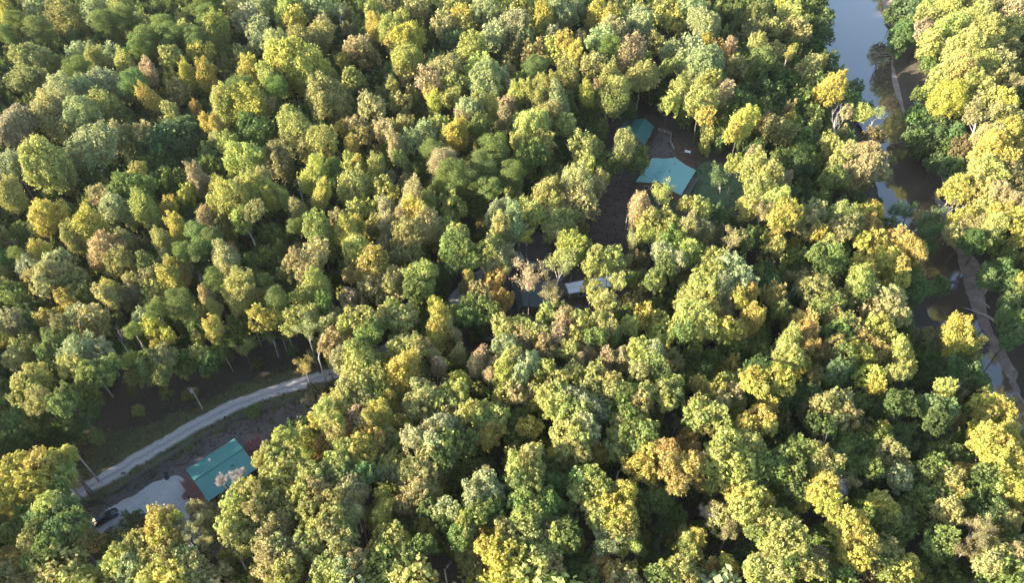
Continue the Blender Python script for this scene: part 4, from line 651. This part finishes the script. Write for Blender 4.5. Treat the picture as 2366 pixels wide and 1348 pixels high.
# --- the car
o = empty("parked_car", P(247,1200,.03), math.atan2(62.08-59.52, -73.31+76.24)); tag(o, "dark hatchback car parked on the gravel track left of the lot", "car")
def car_body():
    L_, W_ = 4.35, 1.78; st = [(-2.17,.35,.80,.74),(-2.1,.24,.98,.84),(-1.4,.20,1.0,.89),(0,.20,.98,.89),(.9,.20,.95,.89),(1.7,.22,.84,.86),(2.1,.28,.68,.76),(2.18,.36,.55,.66)]
    b = MB(); R = []
    for x, z0, z1, hw in st: R.append([(x,-hw*.94,z0),(x,-hw,z0+.2),(x,-hw,(z0+z1)/2+.1),(x,-hw*.93,z1),(x,-hw*.5,z1+.03),(x,hw*.5,z1+.03),(x,hw*.93,z1),(x,hw,(z0+z1)/2+.1),(x,hw,z0+.2),(x,hw*.94,z0)])
    b.v = [p for r in R for p in r]; n = 10
    for i in range(len(R)-1):
        for k in range(n): b.f.append((i*n+k, (i+1)*n+k, (i+1)*n+(k+1)%n, i*n+(k+1)%n))
    b.f += [tuple(range(n)), tuple(reversed([len(b.v)-n+k for k in range(n)]))]; return b
car_body().build("body", M['carpaint'], o, True)
b = MB(); q = [(-2.0,.72,.98),(-1.45,.66,1.44),(.15,.64,1.47),(1.0,.74,.99)]
v = [(x,-y,z) for x,y,z in q]+[(x,y,z) for x,y,z in q]; b.add(v, [(0,4,5,1),(2,6,7,3),(0,1,2,3),(7,6,5,4)]); cabn = b.build("window_glass", M['glass'], o)
b = MB(); b.add([(-1.5,-.65,1.445),(.2,-.63,1.475),(.2,.63,1.475),(-1.5,.65,1.445),(-1.5,-.62,1.50),(.12,-.6,1.52),(.12,.6,1.52),(-1.5,.62,1.50)], [(3,2,1,0),(4,5,6,7),(0,1,5,4),(1,2,6,5),(2,3,7,6),(3,0,4,7)]); b.build("car_roof", M['carpaint'], o)
for x_ in (-1.35,1.38):
    for s in (-1,1):
        wh = MB().tube([(x_,s*.70,.31),(x_,s*.72,.31),(x_,s*.90,.31),(x_,s*.915,.31)], [.28,.32,.32,.28], 16).build("wheel", M['tyre'], o)
        MB().tube([(x_,s*.916,.31),(x_,s*.925,.31)], [.2,.18], 12).build("rim", M['rim'], wh)
for s in (-1,1):
    MB().box(2.06,2.19,s*.6-.14,s*.6+.14,.56,.68).build("headlight", M['lampw'], o); MB().box(-2.19,-2.08,s*.62-.1,s*.62+.1,.72,.92).build("tail_light", M['lampr'], o)
    MB().box(.75,.9,s*.93-.09,s*.93+.09,.98,1.1).build("mirror", M['carpaint'], o)
MB().box(2.165,2.20,-.32,.32,.36,.48).build("grille", M['dark'], o); MB().box(-2.20,-2.165,-.26,.26,.55,.68).build("number_plate", M['white'], o)
LAND.append(("parked dark car", 247, 1197))
# small things round the lot
o = empty("fire_pit", P(386,1106,.03)); tag(o, "small dark fire pit ring in the top corner of the gravel lot", "fire pit")
MB().tube([(0,0,.0),(0,0,.3)], [.45,.42], 14, False).tube([(0,0,.05),(0,0,.06)], [.38,.38], 14).build("ring", M['dark'], o)
# dead wood along the river
def log_thing(name, px, length, rz, label, cat, m, seed, thick=.22, tilt=0.0, h=.25, wide=3.0):
    br = branches(seed, length, wide, thick, 2, .4, .35, (4,6)); me = branch_mesh("limbs", m, br)
    o = bpy.data.objects.new(name, me); link(o); o.location = PG(*px, h); o.rotation_euler = (0, math.pi/2-tilt, rz); tag(o, label, cat); return o
log_thing("fallen_log", (2034,203), 12, .12, "long pale fallen log lying across the river's sandy edge", "log", M['dead'], 301, .2, .03, .6, 3)
log_thing("fallen_tree", (2062,120), 9, rad(195), "leafless grey tree fallen from the sandy bank into the upper river", "fallen tree", M['dead'], 302, .2, .05, .9, 6)
for k, (px, rz_) in enumerate((((2055,128),rad(200)),((2062,140),rad(215)),((2048,146),rad(190)))):
    log_thing("fallen_tree", px, 7-k, rz_, ["bleached fallen tree second from the top of the river's brush tangle", "bleached fallen tree third down in the river's brush tangle", "short bleached fallen tree lowest in the river's brush tangle"][k], "fallen tree", M['dead'], 310+k, .14, .08, .6, 5)
log_thing("driftwood", (2300,745), 8, rad(118), "big pale driftwood trunk lying on the wide lower sandbar", "driftwood", M['pale'], 321, .34, .0, .4, 1.6)
log_thing("driftwood", (2287,712), 4, rad(110), "short pale driftwood piece at the upper tip of the sandbar's big trunk", "driftwood", M['pale'], 322, .2, .0, .3, 1.4)
log_thing("fallen_log", (2178,430), 5, rad(60), "thin grey log leaning on the bank midway down the river", "log", M['dead'], 325, .14, .1, .4, 2)
LAND += [("brush tangle in the river", 2040, 140), ("wide lower sandbar", 2290, 740), ("gravel turnaround", 1230, 560)]
# ------------------------------------------------------------------ the forest
NAMES = {'R':('broadleaf_tree','tree'),'U':('slender_tree','tree'),'P':('pine_tree','pine tree'),'S':('thin_leaved_tree','tree'),'B':('bare_tree','bare tree'),'C':('shrub','shrub')}
GROUPS = {'R':'broad crowned trees of the autumn woodland','U':'slender upright trees among the woodland','P':'pines scattered in the woodland','S':'thinly leaved trees with limbs showing','B':'bare and dead trees','C':'shrubs round the clearings'}
for t in trees:
    form, mem = t; E_ = [ent[i] for i in mem]; Wt = sum(e[5][0]**2 for e in E_); c = Vector((0,0,0))
    for e in E_: c += e[5][3]*(e[5][0]**2/Wt)
    span = max([(e[5][3]-c).xy.length*2+e[5][0]*.8 for e in E_]+[E_[0][5][0]])
    t += [c, span, proj(*c)[2]]                                # centre, width, pixels per metre
    t.append(sum((e[2]*.5)**2 for e in E_))                    # picture area
byform = {}
for i, t in enumerate(trees): byform.setdefault(t[0], []).append(i)
single = set()
for f, ids in byform.items(): single |= set(sorted(ids, key=lambda i: -trees[i][5])[:300])
def inpoly(p, poly):
    x, y = p; r = False
    for (x1,y1),(x2,y2) in zip(poly, poly[1:]+poly[:1]):
        if (y1 > y) != (y2 > y) and x < (x2-x1)*(y-y1)/(y2-y1)+x1: r = not r
    return r
def jitcol(k, rng):
    c = PALL[k]*rng.uniform(.88, 1.12)*(1+rng.normal(size=3)*.045); return c
VIEWDIR = 0
made = []
EDGE = [(215,1010),(330,985),(430,940),(560,885),(740,845),(740,760),(560,785),(430,830),(330,860),(215,900)]
CLEAR = [(225,1210),(248,1196),(272,1184),(236,1186),(257,1212),(214,1222),(300,1168),(340,1142),(390,1110),(428,1150),(418,1186),(350,1182),(290,1188),(440,1085),(490,1050),(544,1018),(585,1080),(540,1088),(505,1115),(478,1135),(435,1110),(455,1145),(610,1020),(590,1040),
    (170,1145),(250,1102),(330,1056),(400,1012),(480,968),(560,928),(640,900),(710,880),(660,950),(560,990),(1503,372),(1550,372),(1600,395),(1575,440),(1540,425),(1505,415),(1585,365),(1650,400),(1625,430),(1445,282),(1430,292),(1426,312),(1465,292),(1455,310),(1500,325),(1490,284),(1502,300),(1485,312),(1525,310),(1535,345),(1310,660),(1340,655),(1320,676),(1380,648),(1410,640),
    (1203,690),(1250,700),(1258,690),(1235,548),(1255,562),(1230,585),(1240,600),(1420,500),(1400,540),(1120,787),(1085,652),(1050,702),(1960,40),(1965,100),(1970,180),(2005,225),(2055,250),(2060,330),(2112,380),(2122,430),(2065,460),(2160,590),(2205,640),(2190,715),(2052,110),(2066,190),(2085,260),(2232,600),(2085,400),(2100,470),(2145,520),(2185,560),(2175,640),(2150,700),(2250,760),(2275,790),(2300,850),(2340,920),(2225,650),(2070,290),(2080,350),(2020,260),(2040,300),(1940,20),(1935,80),(2010,40),(2015,120),(2262,690),(2302,790),(2152,440),(2320,890),(2170,480)]
def unveil(p, W, D, s0):
    """a crown must not grow over what the photo leaves open"""
    u, v, k = proj(*p); a = W*.5*k; b = k*math.hypot(W*.5*.72, D*.5*.7); s = s0
    for x, y in CLEAR:
        q = math.hypot((x-u)/a, (y-v)/b)*.97
        if q < s: s = max(.5, q)
    return s
def inst(me, parent, name, loc, scale, rz, col=None):
    o = bpy.data.objects.new(name, me); o.location = loc; o.scale = scale; o.rotation_euler = (0,0,rz)
    if col is not None: o.color = (*col, 1)
    return link(o, parent)
lodV = []; lodT = []
def lod_add(form, W, D, c, col, rng):
    q, w0, d0 = LOD[form][rng.integers(len(LOD[form]))]; a = rng.random()*6.283; ca, sa = math.cos(a), math.sin(a)
    R = np.array([[ca,-sa,0],[sa,ca,0],[0,0,1]]); v = (q*np.array([W/w0, W/w0, D/d0]))@R.T+np.array(c); lodV.append(v.astype(np.float32))
    lodT.append(np.tile(col, (len(v),1)).astype(np.float32))
def rough_trunk(x, y, g, h):
    s = 5.0; k = np.array([[-.13,0,0],[.13,0,0],[.06,0,h],[-.06,0,h]]); k2 = k[:,[1,0,2]]; v = np.stack([k,k2])+np.array([x,y,g-.2]); lodV.append(v.astype(np.float32)); lodT.append(np.tile([.13,.11,.09],(2,1)).astype(np.float32))
for i, t in enumerate(trees):
    form, mem, c, span, ppm, area = t; rng = np.random.default_rng(1000+i); g = gz(c.x, c.y)
    H = ent[mem[0]][5][2] if len(mem) == 1 else min(21, 11.5+.8*span)*max(HCOL.get(ent[j][3], 1.04) for j in mem)
    if form in 'PU': H = ent[mem[0]][5][2]
    lobes = []
    for j in mem:
        px, py, wp, col, f_, (W, D, H_, p, gg) = ent[j]
        if len(mem) > 1:                                       # boughs at the rim of a big crown hang lower
            d = (p-c).xy.length; z = g+H-D/2-.22*d*d/max(2, span*.5); p = P(px, py, z); W = wp/proj(*p)[2]; D = (1.8*W+.8 if form == 'U' else .86*W+1.2)
        lobes.append((p, W, D, col))
    if i not in single:
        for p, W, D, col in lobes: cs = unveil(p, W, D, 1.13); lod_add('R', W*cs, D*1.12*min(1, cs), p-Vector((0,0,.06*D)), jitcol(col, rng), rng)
        rough_trunk(c.x, c.y, g, H*.7); continue
    name, cat = NAMES[form]; o = empty(name, (c.x, c.y, g)); o.empty_display_size = 1; tag(o, None, cat, GROUPS[form])
    for p, W, D, col in lobes:
        k = jitcol(col, rng); rel = p-Vector((c.x, c.y, g)); rz = rng.random()*6.283
        if form in 'RUPC':
            near_w = river_d(p.x, p.y)[0][0] < 12; key = kind_for(form, W); w0, d0 = PSIZE[key]; me = PR[key][rng.integers(len(PR[key]))]; cs = unveil(p, W, D, 1.02 if near_w else 1.13); s = W/w0*cs; D = D*min(1, cs)
            oc = inst(me, o, 'crown', rel-Vector((0,0,.06*D*(form == 'R'))), (s*rng.uniform(.9,1.12), s*rng.uniform(.9,1.12), D/d0*(1.14 if form == 'R' and not near_w else 1.0)), rz, k)
            oc.rotation_euler = (rng.normal()*.14, rng.normal()*.14, rz)
        elif form == 'S':
            l_, q_ = SP[rng.integers(len(SP))]; s = W/7.6; rel = rel-Vector((0,0,4.6*s))
            inst(l_, o, 'limbs', rel, (s,s,s), rz); inst(q_, o, 'crown', rel, (s,s,s), rz, k)
        elif form == 'B':
            l_ = BP[rng.integers(len(BP))]; s = max(.35, W/6.0); rel = rel-Vector((0,0,4.5*s)); inst(l_, o, 'limbs', rel, (s,s,s*1.1), rz); 
    if form in 'RUPSB':
        if form in 'SB': ht = max(1.0, (rel.z))*1.04
        else: ht = H*.86
        s = ht/10; inst((TRP if inpoly(proj(c.x, c.y, g)[:2], EDGE) or (form == 'R' and i % 9 == 0) else TR)[i % 2] if form not in 'SB' else TR[0], o, 'trunk', (0,0,-.15), (.5+.02*span,)*2+(s,), rng.random()*6.283) if form not in 'SB' else \
            link(bpy.data.objects.new('trunk', MB().tube([(0,0,-.3),(rel.x*.4,rel.y*.4,ht*.5),(rel.x,rel.y,ht+.3)], [.15*s**.5+.06,.12*s**.5+.04,.12*s**.5], 7).mesh('trunk', M['bark'] if form == 'S' else M['dead'], True)), o)
    made.append((o, t))
# ---- lower growth and trees beyond the frame: nobody could count these
ground_open = [[(100,1130),(190,1075),(235,990),(330,975),(430,935),(540,885),(640,855),(760,838),(800,870),(770,985),(690,1010),(640,1040),(610,1110),(560,1160),(500,1215),(460,1290),(420,1240),(330,1235),(250,1265),(190,1240)],
    [(1330,420),(1420,395),(1475,440),(1480,520),(1440,590),(1380,590),(1330,520)], [(1470,460),(1590,455),(1610,385),(1640,365),(1730,400),(1735,450),(1700,530),(1640,530),(1560,490)],
    [(1380,330),(1430,265),(1510,255),(1560,305),(1610,350),(1610,400),(1580,460),(1470,450),(1400,390)], [(1170,605),(1210,535),(1265,530),(1280,580),(1295,640),(1340,700),(1400,745),(1330,795),(1250,760),(1180,745),(1170,650)],
    [(1290,710),(1300,640),(1430,615),(1450,690),(1560,730),(1500,770),(1400,740)], [(1030,722),(1075,640),(1120,620),(1130,650),(1080,700),(1050,740)], [(1090,770),(1145,770),(1145,805),(1090,805)]]
keep_seen = [[(165,1150),(330,1045),(480,958),(640,890),(760,860),(770,890),(600,1010),(600,1090),(480,1165),(440,1180),(330,1180),(250,1225),(200,1215)],
    [(1470,440),(1500,355),(1610,385),(1580,460)], [(1410,330),(1435,265),(1515,280),(1565,350),(1520,370),(1490,330)], [(1300,645),(1430,620),(1440,650),(1315,690)], [(1180,645),(1265,640),(1272,720),(1185,725)],
    [(1900,-50),(2060,-50),(2110,320),(2190,480),(2330,830),(2400,960),(2400,1000),(2290,900),(2160,740),(2110,620),(2040,460),(2040,330),(1960,240),(1900,140)], [(1100,775),(1140,775),(1140,800),(1100,800)], [(1380,470),(1460,470),(1440,570),(1370,570)], [(1200,540),(1262,540),(1262,600),(1200,600)]]
cells = {}
for t in trees: cells.setdefault((int(t[2].x//8), int(t[2].y//8)), []).append((t[2].x, t[2].y, t[3]))
def crowd(x, y):
    d = 99
    for a in (-1,0,1):
        for b in (-1,0,1):
            for tx, ty, w_ in cells.get((int(x//8)+a, int(y//8)+b), ()): d = min(d, math.hypot(tx-x, ty-y)-w_*.42)
    return d
rng = np.random.default_rng(5); nfill = 0; taken = {}
def free(x, y, r):
    for a in (-1,0,1):
        for b in (-1,0,1):
            for tx, ty in taken.get((int(x//5)+a, int(y//5)+b), ()):
                if math.hypot(tx-x, ty-y) < r: return False
    taken.setdefault((int(x//5), int(y//5)), []).append((x, y)); return True
pts = np.stack([rng.uniform(-330, 290, 30000), rng.uniform(25, 400, 30000)], 1); ez, sz = river_d(pts[:,0], pts[:,1]); zg = ground_z(pts[:,0], pts[:,1])
DARKS = 'dddgggguueool'  # infill leaf tones kept dark, painting in the shade of the gaps
for (x, y), e_, s_, g_ in zip(pts, ez, sz, zg):
    if e_ < (4.5 if s_ > 0 else .8): continue
    u, v, k = proj(x, y, g_)
    inside = -40 < u < 2406 and -60 < v < 1400
    if not inside:
        if x > 60 and not (u < 2900 and v > -250): continue
        if v > 1750 or v < -420 or u < -900: continue
        if not free(x, y, 5.2): continue
        W = rng.uniform(5.5, 8.5); H = rng.uniform(15, 21)
        if x < -80 and 40 < y < 90: H = rng.uniform(20, 24)  # unseen trees left of the frame, made taller to shade the cabin
        u2, v2, k2 = proj(x, y, g_+H-3)
        if any(inpoly((u2+a*W*k2*.5, v2+b*W*k2*.4), q) for q in keep_seen for a in (-1,0,1) for b in (-1,0,1)): continue
        f = rng.choice(['R','R','R','R','U','P']); W = W*.6 if f == 'U' else W; D = {'R':W*.9+1,'U':2.2*W+1,'P':W}[f]
        lod_add('r' if f == 'R' and not (-70 < u < 2436 and -90 < v < 1460) else f, W, D, (x,y,g_+H-D/2), jitcol(rng.choice(list('gglooptydk')), rng), rng); rough_trunk(x,y,g_,H*.8); nfill += 1; continue
    if any(inpoly((u,v), q) for q in ground_open): continue
    cr = crowd(x, y); 
    if not free(x, y, 2.5 if (s_ < 0 and e_ < 12) else 2.9 if cr > -1 else 4.2): continue
    if s_ < 0 and e_ < 9 and v < 330: H = rng.uniform(13, 17); W = rng.uniform(5, 7)  # left bank fill trees made taller to keep sun off the upper river
    elif cr > 1.5: H = rng.uniform(8, 12.5); W = rng.uniform(3.8, 6.2)
    else: H = rng.uniform(4.5, 9.5); W = rng.uniform(3.0, 5.0)
    if inpoly((u,v), EDGE): H = rng.uniform(2.0, 4.5); W = rng.uniform(2.0, 3.6)
    if s_ > 0 and e_ < 8: continue
    u2, v2, k2 = proj(x, y, g_+H*.7)
    if any(inpoly((u2+a*W*k2*.5, v2+b*W*k2*.45), q) for q in keep_seen for a in (-1,0,1) for b in (-1,0,1)): continue
    if rng.random() < .12:
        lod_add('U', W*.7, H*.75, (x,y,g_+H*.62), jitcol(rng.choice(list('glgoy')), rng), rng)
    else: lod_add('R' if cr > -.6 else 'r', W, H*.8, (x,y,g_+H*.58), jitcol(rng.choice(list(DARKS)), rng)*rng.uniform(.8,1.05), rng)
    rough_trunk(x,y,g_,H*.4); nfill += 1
V = np.concatenate(lodV); T = np.concatenate(lodT); print("fill", nfill, "quads", len(V))
o = link(bpy.data.objects.new("undergrowth", quads_mesh("undergrowth", V, M['leafs'], T))); tag(o, "dense lower growth and smaller trees filling the gaps of the woodland", "undergrowth", None, 'stuff')
# tufts of dry grass on the verge and yard
rg_ = np.random.default_rng(9); vv = []; tt = []
for poly, n, cols in ((ground_open[0], 5200, ((.16,.13,.07),(.08,.09,.035),(.22,.17,.11))), (ground_open[1], 500, ((.09,.055,.035),)), (ground_open[2], 900, ((.05,.075,.03),(.08,.08,.035))), (ground_open[3], 500, ((.08,.05,.035),(.05,.05,.03)))):
    xs_ = [p[0] for p in poly]; ys_ = [p[1] for p in poly]; k = 0
    while k < n:
        px, py = rg_.uniform(min(xs_), max(xs_)), rg_.uniform(min(ys_), max(ys_))
        k += 1
        if not inpoly((px,py), poly) or inpoly((px,py), [(165,1155),(330,1070),(480,985),(640,910),(760,890),(760,855),(640,880),(480,945),(330,1030),(165,1130)]): continue
        if inpoly((px,py), [(200,1210),(340,1120),(410,1095),(450,1170),(440,1200),(300,1200),(240,1240)]) or inpoly((px,py), [(405,1090),(545,1005),(625,1030),(620,1075),(480,1185)]) or inpoly((px,py), keep_seen[1]): continue
        p = P(px, py, .02); c = np.array(cols[rg_.integers(len(cols))])*rg_.uniform(.7,1.3); h = rg_.uniform(.12,.42)
        for b in range(4):
            a = rg_.random()*6.283; d = np.array([math.cos(a), math.sin(a), 0]); e = np.array([-d[1], d[0], 0])*.09; b0 = np.array([p.x, p.y, p.z])+d*.08
            vv.append(np.stack([b0-e, b0+e, b0+d*h*.5+e*.6+[0,0,h], b0+d*h*.5-e*.6+[0,0,h]])); tt.append(c)
o = link(bpy.data.objects.new("dry_grass", quads_mesh("dry_grass", np.array(vv), M['leafs'], np.array(tt)))); tag(o, "tufts of dry grass on the verge and yards", "grass", None, 'stuff')
# ------------------------------------------------------------------ say which tree is which
CN = {'g':'mid green','d':'dark green','y':'bright yellow','l':'lime green','p':'pale sage','o':'olive','t':'tan','b':'brown','r':'orange','k':'pinkish tan','e':'pine green','u':'blue green','w':'dark red','v':'grey'}
FN = {'R':'round tree','U':'slender tree','P':'pine','S':'sparse tree','B':'bare tree','C':'shrub'}
LAND += [("road's hidden right end", 760, 870), ("river's top end", 1980, 0), ("river bend", 2060, 420), ("photo's top left corner", 0, 0), ("photo's top right corner", 2366, 0),
         ("photo's bottom left corner", 0, 1340), ("photo's bottom right corner", 2366, 1340), ("bottom edge's middle", 1183, 1340), ("top edge's middle", 1183, 0), ("left edge's middle", 0, 674), ("right edge's middle", 2366, 674)]
DIRS = ['right of','upper right of','above','upper left of','left of','lower left of','below','lower right of']
ORD = ['', 'second ','third ','fourth ','fifth ','sixth ','seventh ','eighth ','ninth ','tenth ','eleventh ','twelfth ','thirteenth ','fourteenth ','fifteenth ','sixteenth ']
rows = []
for o, t in made:
    u, v, k = proj(*t[2]); cols = {}
    for j in t[1]: cols[ent[j][3]] = cols.get(ent[j][3], 0)+ent[j][2]**2
    cn = CN[max(cols, key=cols.get)]; wpx = math.sqrt(t[5])*2/.9
    size = 'big ' if t[3] > 8 else 'small ' if t[3] < 4.3 else ''
    if t[0] in 'UC': size = ''
    ls = sorted((math.hypot((u-x), (v-y)), n, x, y) for n, x, y in LAND)
    rows.append([o, u, v, size+cn+' '+FN[t[0]], ls])
def assign(r, li): 
    d, n, x, y = r[4][li]; a = math.atan2(-(v_ := r[2]-y), r[1]-x); return (r[3], DIRS[round(a/(math.pi/4)) % 8], n), d
cnt = {}
for r in rows:
    for li in range(3): cnt.setdefault(assign(r, li)[0], []).append(r)
grp = {}
for r in rows: key, d = assign(r, 0); grp.setdefault(key, []).append((d, r))
for (desc, dr, n), lst in grp.items():
    lst.sort(key=lambda q: q[0])
    for i, (d, r) in enumerate(lst):
        s = f"{desc} {dr} the {n}" + ("" if len(lst) == 1 else f", {ORD[i]}nearest")
        s = s.replace("the photo's", "the photo's")
        r[0]['label'] = s
# ------------------------------------------------------------------ a little evening haze
b = MB(); b.box(-340, 330, -12, 460, -11, 127); hz = bpy.data.materials.new("haze"); hz.use_nodes = True; t_ = hz.node_tree
t_.nodes.remove(t_.nodes["Principled BSDF"]); pv = t_.nodes.new("ShaderNodeVolumePrincipled"); pv.inputs["Density"].default_value = .00003; pv.inputs["Color"].default_value = (.86,.90,.96,1); pv.inputs["Anisotropy"].default_value = .2
t_.links.new(pv.outputs[0], t_.nodes["Material Output"].inputs["Volume"]); hzo = b.build("haze", hz); tag(hzo, kind='stuff')
